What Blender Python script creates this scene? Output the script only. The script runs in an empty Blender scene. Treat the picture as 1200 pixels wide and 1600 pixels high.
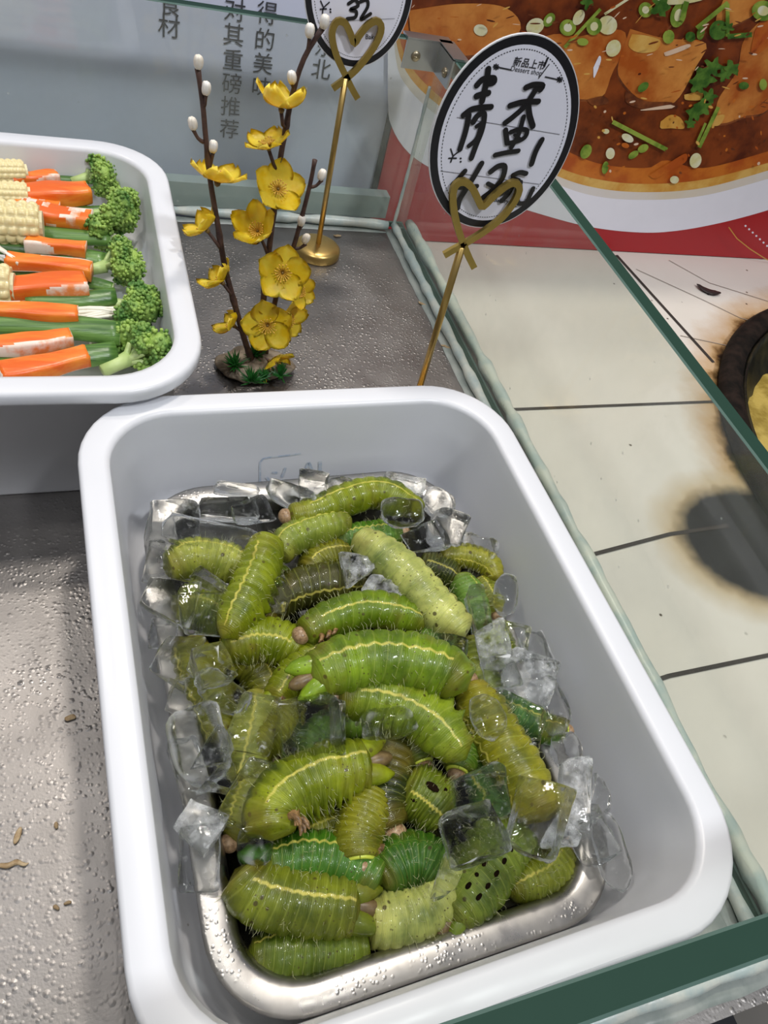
import bpy, bmesh, math, random
from mathutils import Vector, Matrix, noise
C = bpy.context.scene
COL = C.collection
PI = math.pi
rnd = random.Random(7)

# ------------------------------------------------------------------ camera
CAM = Vector((0.004476, -0.001618, 0.334317))
RIGHT = Vector((0.93642771, -0.27184892, 0.22181366))
UP = Vector((0.07476148, 0.77228063, 0.63086712))
FWD = Vector((0.34280294, 0.57417834, -0.74350883))
F = 1176.1
cd = bpy.data.cameras.new('camera'); cam = bpy.data.objects.new('camera', cd); COL.objects.link(cam)
cd.sensor_fit = 'VERTICAL'; cd.sensor_height = 32; cd.lens = 32 * F / 1600
cd.clip_start = 0.01; cd.clip_end = 50
cam.matrix_world = Matrix.Translation(CAM) @ Matrix((RIGHT, UP, -FWD)).transposed().to_4x4()
C.camera = cam

# ------------------------------------------------------------------ world, lamps, exposure
C.view_settings.view_transform = 'Standard'; C.view_settings.look = 'None'
C.view_settings.exposure = 0.0; C.view_settings.gamma = 1; C.view_settings.use_curve_mapping = False
w = bpy.data.worlds.new('hall'); C.world = w; w.use_nodes = True
nt = w.node_tree; bg = nt.nodes['Background']
tc = nt.nodes.new('ShaderNodeTexCoord'); sp = nt.nodes.new('ShaderNodeSeparateXYZ'); cr = nt.nodes.new('ShaderNodeValToRGB')
nt.links.new(tc.outputs['Generated'], sp.inputs[0]); nt.links.new(sp.outputs['Z'], cr.inputs[0]); nt.links.new(cr.outputs[0], bg.inputs[0])
cr.color_ramp.elements[0].position = 0.0; cr.color_ramp.elements[0].color = (.16, .15, .145, 1)
cr.color_ramp.elements[1].position = 0.9; cr.color_ramp.elements[1].color = (.70, .72, .78, 1)
e = cr.color_ramp.elements.new(0.35); e.color = (.30, .31, .34, 1)
bg.inputs[1].default_value = 0.45
def lamp(name, loc, target, power, size, col):
    l = bpy.data.lights.new(name, 'AREA'); l.energy = power; l.shape = 'DISK'; l.size = size; l.color = col
    o = bpy.data.objects.new(name, l); COL.objects.link(o); o.location = loc
    o.rotation_euler = (Vector(target) - Vector(loc)).to_track_quat('-Z', 'Y').to_euler()
lamp('overhead_lamp', (.40, .98, 2.05), (.1, .2, 0), 17.5, .20, (1, .93, .84))
lamp('overhead_lamp', (-.75, 1.5, 2.3), (.0, .3, 0), 11, .18, (1, .92, .82))
lamp('overhead_lamp', (.9, -.9, 2.3), (.2, .5, 0), 27, .25, (.95, .97, 1))  # unseen front lamp, added to light the wall and poster faces
lamp('overhead_lamp', (-.9, -.7, 2.3), (.1, .5, 0), 15, .25, (.93, .96, 1))  # second added front lamp, likewise out of view
for p in ((.1, .5, 2.4), (-.3, .4, 2.2), (.5, .2, 2.3), (.0, 1.0, 2.4)):  # tiny unseen lamps added for crisp glints on the ice
    lamp('glint_lamp', p, (.1, .2, 0), 1.6, .05, (1, .97, .92))
C.cycles.max_bounces = 14; C.cycles.transmission_bounces = 12; C.cycles.transparent_max_bounces = 24
C.cycles.sample_clamp_indirect = 6

# ------------------------------------------------------------------ helpers
def ray(px, py):
    return (RIGHT * ((px - 600) / F) - UP * ((py - 800) / F) + FWD)
def at(px, py, z=None, y=None):                # the point of the place that lies at height z (or depth y) along a sight line
    d = ray(px, py)
    t = (z - CAM.z) / d.z if z is not None else (y - CAM.y) / d.y
    return CAM + d * t
def tag(o, label=None, cat=None, group=None, kind=None):
    if label: o['label'] = label
    if cat: o['category'] = cat
    if group: o['group'] = group
    if kind: o['kind'] = kind
    return o
def empty(name, loc, rz=0):
    o = bpy.data.objects.new(name, None); COL.objects.link(o); o.location = loc; o.rotation_euler = (0, 0, rz); o.empty_display_size = .01
    return o
def obj(name, bm, mats, parent=None, smooth=True, loc=None, world=True):
    me = bpy.data.meshes.new(name); bm.normal_update(); bm.to_mesh(me); bm.free()
    if not isinstance(mats, (list, tuple)): mats = [mats]
    for m in mats: me.materials.append(m)
    for p in me.polygons: p.use_smooth = smooth
    o = bpy.data.objects.new(name, me); COL.objects.link(o)
    if loc is not None: o.location = loc
    if parent is not None:
        o.parent = parent
        if world:
            o.matrix_parent_inverse = pmat(parent).inverted()
    return o
def pmat(o):
    m = o.matrix_basis.copy()
    if o.parent: m = pmat(o.parent) @ o.matrix_parent_inverse @ m
    return m
def centre(o):                                  # origin of a mesh to the base of its bounds
    me = o.data; xs = [v.co for v in me.vertices]
    c = Vector((sum(v.x for v in xs) / len(xs), sum(v.y for v in xs) / len(xs), min(v.z for v in xs)))
    me.transform(Matrix.Translation(-c)); o.location = o.location + c
    return o
def frame(n, xdir):
    n = n.normalized(); x = (xdir - n * xdir.dot(n)).normalized(); y = n.cross(x)
    return Matrix((x, y, n)).transposed().to_4x4()
def box(bm, c, s, M=None, mi=0, bev=0):
    r = bmesh.ops.create_cube(bm, size=1, matrix=(M or Matrix()) @ Matrix.Translation(c) @ Matrix.Diagonal((*s, 1)))
    fs = {f for v in r['verts'] for f in v.link_faces}
    for f in fs: f.material_index = mi
    if bev:
        es = list({e for v in r['verts'] for e in v.link_edges})
        rr = bmesh.ops.bevel(bm, geom=es, offset=bev, segments=3, profile=.6, affect='EDGES')
        for f in rr['faces']: f.material_index = mi
def tube(bm, pts, rad, n=8, mi=0, caps=True, flat=None):
    pts = [Vector(p) for p in pts]
    if not isinstance(rad, (list, tuple)): rad = [rad] * len(pts)
    ref = None; rings = []
    for i, p in enumerate(pts):
        t = (pts[min(i + 1, len(pts) - 1)] - pts[max(i - 1, 0)]).normalized()
        if ref is None:
            ref = Vector((0, 0, 1)) if abs(t.z) < .9 else Vector((1, 0, 0))
        x = (ref - t * ref.dot(t)).normalized(); ref = x; y = t.cross(x)
        rings.append([bm.verts.new(p + (x * math.cos(a) + y * math.sin(a)) * rad[i]) for a in (2 * PI * k / n for k in range(n))])
    for a, b in zip(rings, rings[1:]):
        for k in range(n):
            f = bm.faces.new((a[k], a[(k + 1) % n], b[(k + 1) % n], b[k])); f.material_index = mi
    if caps:
        f = bm.faces.new(rings[0][::-1]); f.material_index = mi
        f = bm.faces.new(rings[-1]); f.material_index = mi
def loft(bm, rings, mi=0, cap0=False, cap1=False):
    vs = [[bm.verts.new(p) for p in r] for r in rings]
    n = len(vs[0])
    for a, b in zip(vs, vs[1:]):
        for k in range(n):
            f = bm.faces.new((a[k], a[(k + 1) % n], b[(k + 1) % n], b[k])); f.material_index = mi
    if cap0: bm.faces.new(vs[0][::-1]).material_index = mi
    if cap1: bm.faces.new(vs[-1]).material_index = mi
    return vs
def lathe(bm, prof, n=32, M=None, mi=0):
    M = M or Matrix()
    loft(bm, [[M @ Vector((r * math.cos(2 * PI * k / n), r * math.sin(2 * PI * k / n), z)) for k in range(n)] for r, z in prof], mi, True, True)
def rrect(x0, y0, x1, y1, r, z, n=10):
    out = []
    for cx, cy, a0 in ((x1 - r, y1 - r, 0), (x0 + r, y1 - r, PI / 2), (x0 + r, y0 + r, PI), (x1 - r, y0 + r, 1.5 * PI)):
        for k in range(n + 1):
            a = a0 + PI / 2 * k / n; out.append(Vector((cx + r * math.cos(a), cy + r * math.sin(a), z)))
    return out
def spline(pts, n):
    pts = [Vector(p) for p in pts]; out = []
    P = [pts[0] * 2 - pts[1]] + pts + [pts[-1] * 2 - pts[-2]]
    L = [0]
    for a, b in zip(pts, pts[1:]): L.append(L[-1] + (b - a).length)
    for i in range(n):
        s = L[-1] * i / (n - 1); k = 0
        while k < len(pts) - 2 and L[k + 1] < s: k += 1
        t = (s - L[k]) / max(L[k + 1] - L[k], 1e-9); p0, p1, p2, p3 = P[k:k + 4]
        out.append(.5 * ((2 * p1) + (p2 - p0) * t + (2 * p0 - 5 * p1 + 4 * p2 - p3) * t * t + (3 * p1 - p0 - 3 * p2 + p3) * t ** 3))
    return out
def blob(bm, c, r, M=None, sub=2, mi=0):
    s = bmesh.ops.create_icosphere(bm, subdivisions=sub, radius=1, matrix=Matrix.Translation(c) @ (M or Matrix()) @ Matrix.Diagonal((*(r if isinstance(r, (tuple, list)) else (r, r, r)), 1)))
    for v in s['verts']:
        for f in v.link_faces: f.material_index = mi
    return s['verts']

# ------------------------------------------------------------------ materials
class NT:
    def __init__(s, name):
        s.m = bpy.data.materials.new(name); s.m.use_nodes = True; s.t = s.m.node_tree
        s.p = s.t.nodes['Principled BSDF']; s.out = s.t.nodes['Material Output']
    def n(s, typ, **k):
        nd = s.t.nodes.new(typ)
        for a, b in k.items():
            if a.startswith('i_'):
                key = a[2:]; key = int(key) if key.isdigit() else key.replace('_', ' ')
                if hasattr(b, 'is_linked') or isinstance(b, bpy.types.NodeSocket): s.t.links.new(b, nd.inputs[key])
                else: nd.inputs[key].default_value = b
            else: setattr(nd, a, b)
        return nd
    def L(s, a, b): s.t.links.new(a, b)
    def co(s, kind='Object'): return s.n('ShaderNodeTexCoord').outputs[kind]
    def noise(s, v, scale, detail=3, rough=.5): return s.n('ShaderNodeTexNoise', i_Vector=v, i_Scale=scale, i_Detail=detail, i_Roughness=rough).outputs[0]
    def ramp(s, f, *st):
        r = s.n('ShaderNodeValToRGB', i_0=f); el = r.color_ramp.elements
        for i, (p, c) in enumerate(st):
            c = c if isinstance(c, (tuple, list)) else (c, c, c)
            if i < 2: q = el[i]; q.position = p
            else: q = el.new(p)
            q.color = (*c[:3], 1)
        return r.outputs[0]
    def mix(s, f, a, b, mode='MIX'):
        x = s.n('ShaderNodeMix', data_type='RGBA', blend_type=mode)
        for k, v in ((0, f), (6, a), (7, b)):
            if isinstance(v, bpy.types.NodeSocket): s.L(v, x.inputs[k])
            else: x.inputs[k].default_value = v if k == 0 else (*v[:3], 1)
        return x.outputs[2]
    def math(s, op, a, b=0., c=0.):
        x = s.n('ShaderNodeMath', operation=op)
        for k, v in enumerate((a, b, c)):
            if isinstance(v, bpy.types.NodeSocket): s.L(v, x.inputs[k])
            else: x.inputs[k].default_value = v
        return x.outputs[0]
    def bump(s, h, strength, dist=.001):
        s.L(s.n('ShaderNodeBump', i_Height=h, i_Strength=strength, i_Distance=dist).outputs[0], s.p.inputs['Normal'])
    def set(s, **k):
        for a, b in k.items():
            i = s.p.inputs[a.replace('_', ' ')]
            if isinstance(b, bpy.types.NodeSocket): s.L(b, i)
            else: i.default_value = (*b, 1) if isinstance(b, tuple) and len(b) == 3 and i.type == 'RGBA' else b
        return s
def plain(name, col, rough=.5, metal=0, var=.12, scale=60, bump=0, bscale=300, **k):
    t = NT(name); v = t.co()
    nz = t.noise(v, scale, 4)
    c = t.mix(nz, tuple(x * (1 - var) for x in col), tuple(min(1, x * (1 + var)) for x in col))
    t.set(Base_Color=c, Roughness=rough, Metallic=metal, **k)
    if bump: t.bump(t.noise(v, bscale, 3), bump)
    return t.m
def melamine():
    t = NT('white melamine'); v = t.co()
    base = t.mix(t.noise(v, 18, 4), (.68, .69, .72), (.73, .74, .775))
    spk = t.n('ShaderNodeTexVoronoi', i_Vector=v, i_Scale=55.).outputs[0]
    m = t.ramp(spk, (.02, 1), (.035, 0))
    gate = t.ramp(t.noise(v, 21, 1), (.6, 0), (.66, 1))
    t.set(Base_Color=t.mix(t.math('MULTIPLY', m, gate), base, (.25, .22, .2)), Roughness=t.ramp(t.noise(v, 40, 3), (.3, .28), (.7, .42)), Specular_IOR_Level=.45)
    t.bump(t.noise(v, 120, 2), .03)
    return t.m
def steel_counter():
    t = NT('wet stainless counter'); v = t.co()
    big = t.noise(v, 7, 4, .6)
    sc = t.n('ShaderNodeMapping', i_Vector=v, i_Scale=(9., 260., 1.), i_Rotation=(0, 0, .25)).outputs[0]
    scr = t.noise(sc, 3, 3)
    drops = t.n('ShaderNodeTexVoronoi', i_Vector=v, i_Scale=420.).outputs[0]
    drops2 = t.n('ShaderNodeTexVoronoi', i_Vector=v, i_Scale=210.).outputs[0]
    wet = t.ramp(t.noise(v, 11, 5, .6), (.36, .12), (.56, 1))
    d = t.math('ADD', t.ramp(drops, (.05, 1), (.42, 0)), t.math('MULTIPLY', t.ramp(drops2, (.05, 1), (.30, 0)), 1.4))
    h = t.math('ADD', t.math('MULTIPLY', d, wet), t.math('MULTIPLY', scr, .10))
    col = t.mix(big, (.15, .138, .13), (.34, .325, .315))
    spots = t.ramp(t.n('ShaderNodeTexVoronoi', i_Vector=v, i_Scale=24.).outputs[0], (.04, 1), (.07, 0))
    col = t.mix(t.math('MULTIPLY', spots, t.ramp(t.noise(v, 9, 1), (.62, 0), (.68, 1))), col, (.30, .22, .12))
    t.set(Base_Color=col, Metallic=.85, Roughness=t.ramp(t.noise(v, 26, 4), (.3, .30), (.7, .5)))
    t.bump(t.math('ADD', h, t.math('MULTIPLY', t.noise(v, 900, 2), .3)), .42, .0005)
    return t.m
def pan_steel():
    t = NT('pan stainless'); v = t.co()
    sc = t.n('ShaderNodeMapping', i_Vector=v, i_Scale=(40., 40., 40.)).outputs[0]
    n1 = t.noise(sc, 3, 5, .6)
    t.set(Base_Color=t.mix(n1, (.30, .29, .27), (.52, .50, .48)), Metallic=1., Roughness=t.ramp(t.noise(v, 70, 4), (.3, .22), (.7, .42)))
    dr = t.ramp(t.n('ShaderNodeTexVoronoi', i_Vector=v, i_Scale=520.).outputs[0], (.1, 1), (.4, 0))
    t.bump(t.math('ADD', t.math('MULTIPLY', dr, t.ramp(t.noise(v, 30, 2), (.52, 0), (.6, 1))), t.noise(v, 60, 2)), .25, .0005)
    return t.m
def pane_glass():
    t = NT('streaked glass'); v = t.co()
    sm = t.noise(v, 14, 6, .65)
    drop = t.ramp(t.n('ShaderNodeTexVoronoi', i_Vector=v, i_Scale=70.).outputs[0], (.05, 1), (.075, 0))
    drop = t.math('MULTIPLY', drop, t.ramp(t.noise(v, 20, 1), (.52, 0), (.56, 1)))
    tr = t.n('ShaderNodeBsdfTransparent', i_Color=(.93, .95, .92, 1)); gl = t.n('ShaderNodeBsdfGlossy', i_Color=(1, 1, 1, 1), i_Roughness=.04)
    df = t.n('ShaderNodeBsdfDiffuse', i_Color=(.78, .80, .74, 1))
    fc = t.math('POWER', t.n('ShaderNodeLayerWeight', i_Blend=.5).outputs['Facing'], 5.)
    fr = t.math('ADD', .03, t.math('MULTIPLY', fc, .6))
    a = t.n('ShaderNodeMixShader', i_0=fr, i_1=tr.outputs[0], i_2=gl.outputs[0])
    haze = t.math('ADD', t.ramp(sm, (.35, .03), (.75, .12)), t.math('MULTIPLY', drop, .35))
    b = t.n('ShaderNodeMixShader', i_0=haze, i_1=a.outputs[0], i_2=df.outputs[0])
    t.L(b.outputs[0], t.out.inputs[0])
    return t.m
def ice_mat(frost=0.):
    t = NT('clear ice' if frost == 0 else 'frosted ice'); v = t.co()
    h = t.math('ADD', t.noise(v, 95, 3, .6), t.math('MULTIPLY', t.noise(v, 420, 2), .22))
    bp = t.n('ShaderNodeBump', i_Height=h, i_Strength=.28, i_Distance=.0016).outputs[0]
    gl = t.n('ShaderNodeBsdfGlass', i_Color=(.985, .99, .99, 1), i_Roughness=.015, i_IOR=1.31, i_Normal=bp)
    tr = t.n('ShaderNodeBsdfTransparent', i_Color=(.97, .98, .97, 1))
    df = t.n('ShaderNodeBsdfDiffuse', i_Color=(.9, .92, .93, 1))
    a = t.n('ShaderNodeMixShader', i_0=.22, i_1=gl.outputs[0], i_2=tr.outputs[0])
    crk_edge_light = t.ramp(t.noise(v, 260, 4, .7), (.58, 0), (.74, .35))
    crk_edge_light = t.math('MULTIPLY', crk_edge_light, t.ramp(t.noise(v, 70, 1), (.45, .1), (.6, 1)))
    crk_edge_light = t.math('MAXIMUM', crk_edge_light, t.ramp(t.n('ShaderNodeNewGeometry').outputs['Pointiness'], (.53, 0), (.62, .5)))  # convex edges painted white, in place of the light that ice edges refract
    crk_edge_light = t.math('ADD', crk_edge_light, t.math('MULTIPLY', t.ramp(t.noise(v, 130, 5, .7), (.4, 0), (.62, 1)), frost * .8))
    b = t.n('ShaderNodeMixShader', i_0=crk_edge_light, i_1=a.outputs[0], i_2=df.outputs[0])
    t.L(b.outputs[0], t.out.inputs[0])
    return t.m
def water_mat():
    t = NT('dark pan water'); v = t.co()
    bp = t.n('ShaderNodeBump', i_Height=t.noise(v, 90, 2), i_Strength=.25, i_Distance=.001).outputs[0]
    tr = t.n('ShaderNodeBsdfTransparent', i_Color=(.42, .42, .30, 1)); gl = t.n('ShaderNodeBsdfGlossy', i_Color=(1, 1, 1, 1), i_Roughness=.03, i_Normal=bp)
    fr = t.math('ADD', .03, t.math('MULTIPLY', t.math('POWER', t.n('ShaderNodeLayerWeight', i_Blend=.5, i_Normal=bp).outputs['Facing'], 5.), .9))
    a = t.n('ShaderNodeMixShader', i_0=fr, i_1=tr.outputs[0], i_2=gl.outputs[0])
    t.L(a.outputs[0], t.out.inputs[0]); return t.m
def larva_skin():
    t = NT('larva skin'); v = t.co()
    oi = t.n('ShaderNodeObjectInfo'); col = oi.outputs['Color']
    seg = t.n('ShaderNodeAttribute', attribute_name='seg').outputs['Fac']
    ang = t.n('ShaderNodeAttribute', attribute_name='ang').outputs['Fac']
    nz = t.noise(v, 55, 4, .6)
    c = t.mix(t.ramp(nz, (.3, 0), (.7, 1)), t.mix(1., col, (.30, .34, .28), 'MULTIPLY'), t.mix(1., col, (1.35, 1.20, 1.1), 'MULTIPLY'))
    fr = t.math('FRACT', seg)
    groove = t.ramp(t.math('ABSOLUTE', t.math('SUBTRACT', fr, .5)), (.41, 0), (.49, 1))
    c = t.mix(t.math('MULTIPLY', groove, .30), c, t.mix(1., col, (.45, .5, .4), 'MULTIPLY'))
    # diagonal yellowish streaks behind each segment's spiracle
    k = t.math('ADD', t.math('MULTIPLY', ang, .35), fr)
    st = t.ramp(t.math('ABSOLUTE', t.math('SUBTRACT', t.math('FRACT', k), .5)), (.0, 1), (.09, 0))
    c = t.mix(t.math('MULTIPLY', st, .16), c, (.55, .60, .12))
    wob = t.math('MULTIPLY', t.math('SUBTRACT', t.noise(v, 190, 2), .5), .12)
    da = t.math('ABSOLUTE', t.math('ADD', t.math('ADD', ang, wob), t.math('MULTIPLY', t.math('ABSOLUTE', t.math('SUBTRACT', fr, .5)), .12)))
    line = t.ramp(da, (.025, 1), (.075, 0))
    ends = t.math('MULTIPLY', t.math('GREATER_THAN', seg, 1.6), t.math('LESS_THAN', seg, 11.6))
    c = t.mix(t.math('MULTIPLY', t.math('MULTIPLY', line, ends), t.ramp(t.noise(v, 80, 2), (.3, .45), (.7, .85))), c, (.66, .58, .12))
    vo = t.n('ShaderNodeTexVoronoi', i_Vector=v, i_Scale=170., i_Randomness=1.).outputs[0]
    sp = t.math('MULTIPLY', t.ramp(vo, (.13, 1), (.19, 0)), t.ramp(t.noise(v, 60, 1), (.42, 0), (.5, 1)))
    c = t.mix(t.math('MULTIPLY', sp, .85), c, (.045, .03, .008))
    br = t.ramp(t.noise(t.n('ShaderNodeVectorMath', operation='ADD', i_0=v, i_1=oi.outputs['Location']).outputs[0], 38, 3, .6), (.56, 0), (.72, .75))
    c = t.mix(br, c, (.13, .10, .012))
    vf = t.n('ShaderNodeTexVoronoi', i_Vector=v, i_Scale=480., i_Randomness=1.).outputs[0]
    c = t.mix(t.math('MULTIPLY', t.math('MULTIPLY', t.ramp(vf, (.12, 1), (.22, 0)), t.ramp(t.noise(v, 110, 2), (.48, 0), (.58, 1))), .8), c, (.05, .035, .008))
    en = t.math('MAXIMUM', t.ramp(t.math('DIVIDE', seg, 12.), (.05, 1), (.20, 0)), t.ramp(t.math('DIVIDE', seg, 12.), (.82, 0), (.98, 1)))
    c = t.mix(t.math('MULTIPLY', t.math('MULTIPLY', en, t.ramp(t.noise(v, 75, 3), (.35, .1), (.65, 1))), .6), c, (.14, .10, .012))
    t.set(Base_Color=c, Roughness=t.ramp(t.noise(v, 130, 3), (.35, .26), (.65, .48)), Subsurface_Weight=.12, Subsurface_Radius=(.5, .8, .2), Subsurface_Scale=.003, Coat_Weight=.15, Coat_Roughness=.08, Specular_IOR_Level=.32)
    h = t.math('ADD', t.math('MULTIPLY', t.math('SINE', t.math('ADD', t.math('MULTIPLY', seg, 2 * PI * 6), t.math('MULTIPLY', nz, 5.))), .16), t.noise(v, 420, 3))
    t.bump(h, .34, .0006)
    return t.m
def mottled(name, a, b, scale, rough=.5, lo=.4, hi=.6, bump=.1, bs=300, stretch=None, **k):
    t = NT(name); v = t.co()
    if stretch: v = t.n('ShaderNodeMapping', i_Vector=v, i_Scale=stretch).outputs[0]
    t.set(Base_Color=t.mix(t.ramp(t.noise(v, scale, 5, .6), (lo, 0), (hi, 1)), a, b), Roughness=rough, **k)
    if bump: t.bump(t.noise(v, bs, 3), bump)
    return t.m
def tile_mat():
    t = NT('stained cream tile'); v = t.co()
    base = t.mix(t.noise(v, 9, 5, .6), (.66, .615, .54), (.76, .72, .66))
    def ell(cx, cy, rx, ry, amp):
        d = t.n('ShaderNodeVectorMath', operation='SUBTRACT', i_0=v, i_1=(cx, cy, 0.)).outputs[0]
        d = t.n('ShaderNodeVectorMath', operation='MULTIPLY', i_0=d, i_1=(1 / rx, 1 / ry, 0.)).outputs[0]
        l = t.n('ShaderNodeVectorMath', operation='LENGTH', i_0=d).outputs['Value']
        return t.math('ADD', l, t.math('MULTIPLY', t.math('SUBTRACT', t.noise(v, 28, 5, .65), .5), amp))
    ring = ell(.773, .2336, .293, .293, .13)
    c = t.mix(t.ramp(t.math('MULTIPLY', ring, .5), (.50, 1), (.565, 0)), base, (.46, .27, .09))
    c = t.mix(t.ramp(t.math('MULTIPLY', ring, .5), (.495, 1), (.513, 0)), c, (.018, .012, .009))
    s = ell(.455, .228, .066, .054, .35)  # dark oval patch left of the wok, browner towards its border
    c = t.mix(t.ramp(t.math('MULTIPLY', s, .5), (.5, 1), (.70, 0)), c, (.50, .38, .22))
    c = t.mix(t.ramp(t.math('MULTIPLY', s, .5), (.43, 1), (.54, 0)), c, (.012, .011, .011))
    sp = t.math('MULTIPLY', t.ramp(t.n('ShaderNodeTexVoronoi', i_Vector=v, i_Scale=48.).outputs[0], (.045, 1), (.075, 0)), t.ramp(t.noise(v, 14, 1), (.55, 0), (.6, 1)))
    c = t.mix(sp, c, (.06, .04, .02))
    t.set(Base_Color=c, Roughness=.28)
    t.bump(t.noise(v, 60, 3), .04)
    return t.m
def brass(name, col, r=.32):
    t = NT(name); v = t.co()
    t.set(Base_Color=t.mix(t.noise(v, 120, 4), tuple(x * .75 for x in col), col), Metallic=.9, Roughness=r); return t.m

M_TRAY = melamine(); M_COUNTER = steel_counter(); M_PAN = pan_steel(); M_GLASS = pane_glass(); M_ICE = ice_mat(); M_FROST = ice_mat(.42); M_WATER = water_mat(); M_LARVA = larva_skin()
M_EDGE = plain('green cut glass edge', (.016, .046, .032), .6, var=.06, Specular_IOR_Level=.15)
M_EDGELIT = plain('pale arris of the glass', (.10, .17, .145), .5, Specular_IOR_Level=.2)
M_HEAD = mottled('larva head', (.34, .22, .12), (.20, .12, .06), 900, .35, .45, .6)
M_LEG = mottled('larva legs', (.30, .17, .07), (.10, .055, .02), 400, .4)
M_MARKS = plain('black larva marks', (.012, .007, .004), .9, Specular_IOR_Level=0.)
M_BRISTLE = plain('larva bristle', (.55, .56, .30), .4)
M_FLAP = mottled('larva tail flap', (.11, .07, .025), (.17, .115, .045), 300, .4)
M_TILE = tile_mat()
M_GROUT = plain('blackened grout', (.03, .022, .018), .8, var=.4)
M_CRACK = plain('hairline crack', (.30, .26, .22), .8)
M_WALL = plain('lavender grey panel', (.72, .75, .92), .5, var=.05, scale=6)
M_INK = plain('dark grey lettering', (.055, .055, .065), .6)
M_BRASS = brass('brass', (.62, .42, .14)); M_HEART = brass('satin gold wire', (.50, .36, .10), .42)
M_SIL = mottled('milky sealant', (.42, .50, .48), (.60, .62, .55), 60, .35, bump=.4, bs=150)
M_ZINC = plain('zinc bracket', (.55, .57, .57), .3, .9)

# ------------------------------------------------------------------ setting
XG, YB, HG, YF = .2603, .5712, .1492, .003
TH = .0088; TZ = -.036; YW = .612
bm = bmesh.new(); box(bm, (-.0665, .2735, -.02), (.686, .593, .04))
o = obj('steel_counter', bm, M_COUNTER, smooth=False)
tag(o, 'wet scratched stainless steel counter under the white trays', 'counter')
bm = bmesh.new(); box(bm, (-.15, .66, .02), (.815, .09, .64))
wall = obj('wall_back', bm, M_WALL, smooth=False); tag(wall, kind='structure')
bm = bmesh.new(); box(bm, (.2495, .6135, .13), (.0042, .003, .34)); o = obj('trim_1', bm, plain('dark joint', (.04, .045, .045), .6), smooth=False); tag(o, kind='structure')
bm = bmesh.new(); box(bm, (.70, .66, .02), (.885, .088, .64))
o = obj('wall_right', bm, plain('dark board', (.05, .045, .045), .6), smooth=False); tag(o, kind='structure')
bm = bmesh.new(); box(bm, (.45, .2, -.86), (3.2, 3.2, .02)); o = obj('floor', bm, plain('dark floor', (.012, .013, .017), .5), smooth=False); tag(o, kind='structure')

# tiled worktop on the right
WX, WY, WR = .7731, .2336, .2905
bm = bmesh.new(); x0, x1, y0, y1 = .2785, 1.19, -.045, .615; ring_ = []
def side(a):                                    # where a ray from the wok's centre meets the edge of the worktop
    c, s_ = math.cos(a), math.sin(a)
    t = min(((x1 - WX) / c if c > 1e-9 else (x0 - WX) / c if c < -1e-9 else 9), ((y1 - WY) / s_ if s_ > 1e-9 else (y0 - WY) / s_ if s_ < -1e-9 else 9))
    return WX + c * t, WY + s_ * t
angs = sorted([2 * PI * k / 120 for k in range(120)] + [math.atan2(y - WY, x - WX) % (2 * PI) for x in (x0, x1) for y in (y0, y1)])
HR = WR - .012
for z in (TZ,):
    inn = [bm.verts.new((WX + min(HR, .99 * math.hypot(side(a)[0] - WX, side(a)[1] - WY)) * math.cos(a), WY + min(HR, .99 * math.hypot(side(a)[0] - WX, side(a)[1] - WY)) * math.sin(a), z)) for a in angs]
    out = [bm.verts.new((*side(a), z)) for a in angs]
    inn2 = [bm.verts.new((v.co.x, v.co.y, z - .03)) for v in inn]; out2 = [bm.verts.new((v.co.x, v.co.y, z - .03)) for v in out]
    n_ = len(angs)
    for k in range(n_):
        j = (k + 1) % n_
        bm.faces.new((inn[k], out[k], out[j], inn[j])); bm.faces.new((inn2[j], out2[j], out2[k], inn2[k])); bm.faces.new((inn[j], inn2[j], inn2[k], inn[k])); bm.faces.new((out[k], out2[k], out2[j], out[j]))
bmesh.ops.recalc_face_normals(bm, faces=bm.faces)
def strip(bm, pts, wd, z, mi=0):
    pts = [Vector((p[0], p[1], z)) for p in pts]; L = []
    for i, p in enumerate(pts):
        t = (pts[min(i + 1, len(pts) - 1)] - pts[max(i - 1, 0)]).normalized(); s = Vector((-t.y, t.x, 0)) * wd / 2
        L.append((bm.verts.new(p - s), bm.verts.new(p + s)))
    for a, b in zip(L, L[1:]): bm.faces.new((a[0], b[0], b[1], a[1])).material_index = mi
for pts, wd, mi in (([(.5336, .605), (.5495, .4305)], .0035, 1), ([(.282, .376), (.515, .378)], .003, 1),
                    ([(.282, .228), (.3165, .2335), (.385, .243), (.44, .245)], .0032, 1), ([(.282, .1345), (.3206, .139), (.402, .1405), (.492, .141)], .003, 1),
                    ([(.424, .166), (.421, .155), (.424, .142)], .0010, 2), ([(.545, .58), (.60, .53), (.63, .50), (.66, .485)], .001, 2), ([(.60, .60), (.63, .56), (.69, .53), (.73, .50)], .001, 2), ([(.535, .47), (.60, .45)], .001, 2)):
    strip(bm, pts, wd, TZ + .0006, mi)
o = obj('tiled_worktop', bm, [M_TILE, M_GROUT, M_CRACK], smooth=False)
tag(o, 'cream tiled worktop with a dark patch beside the black wok', 'worktop')

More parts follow.
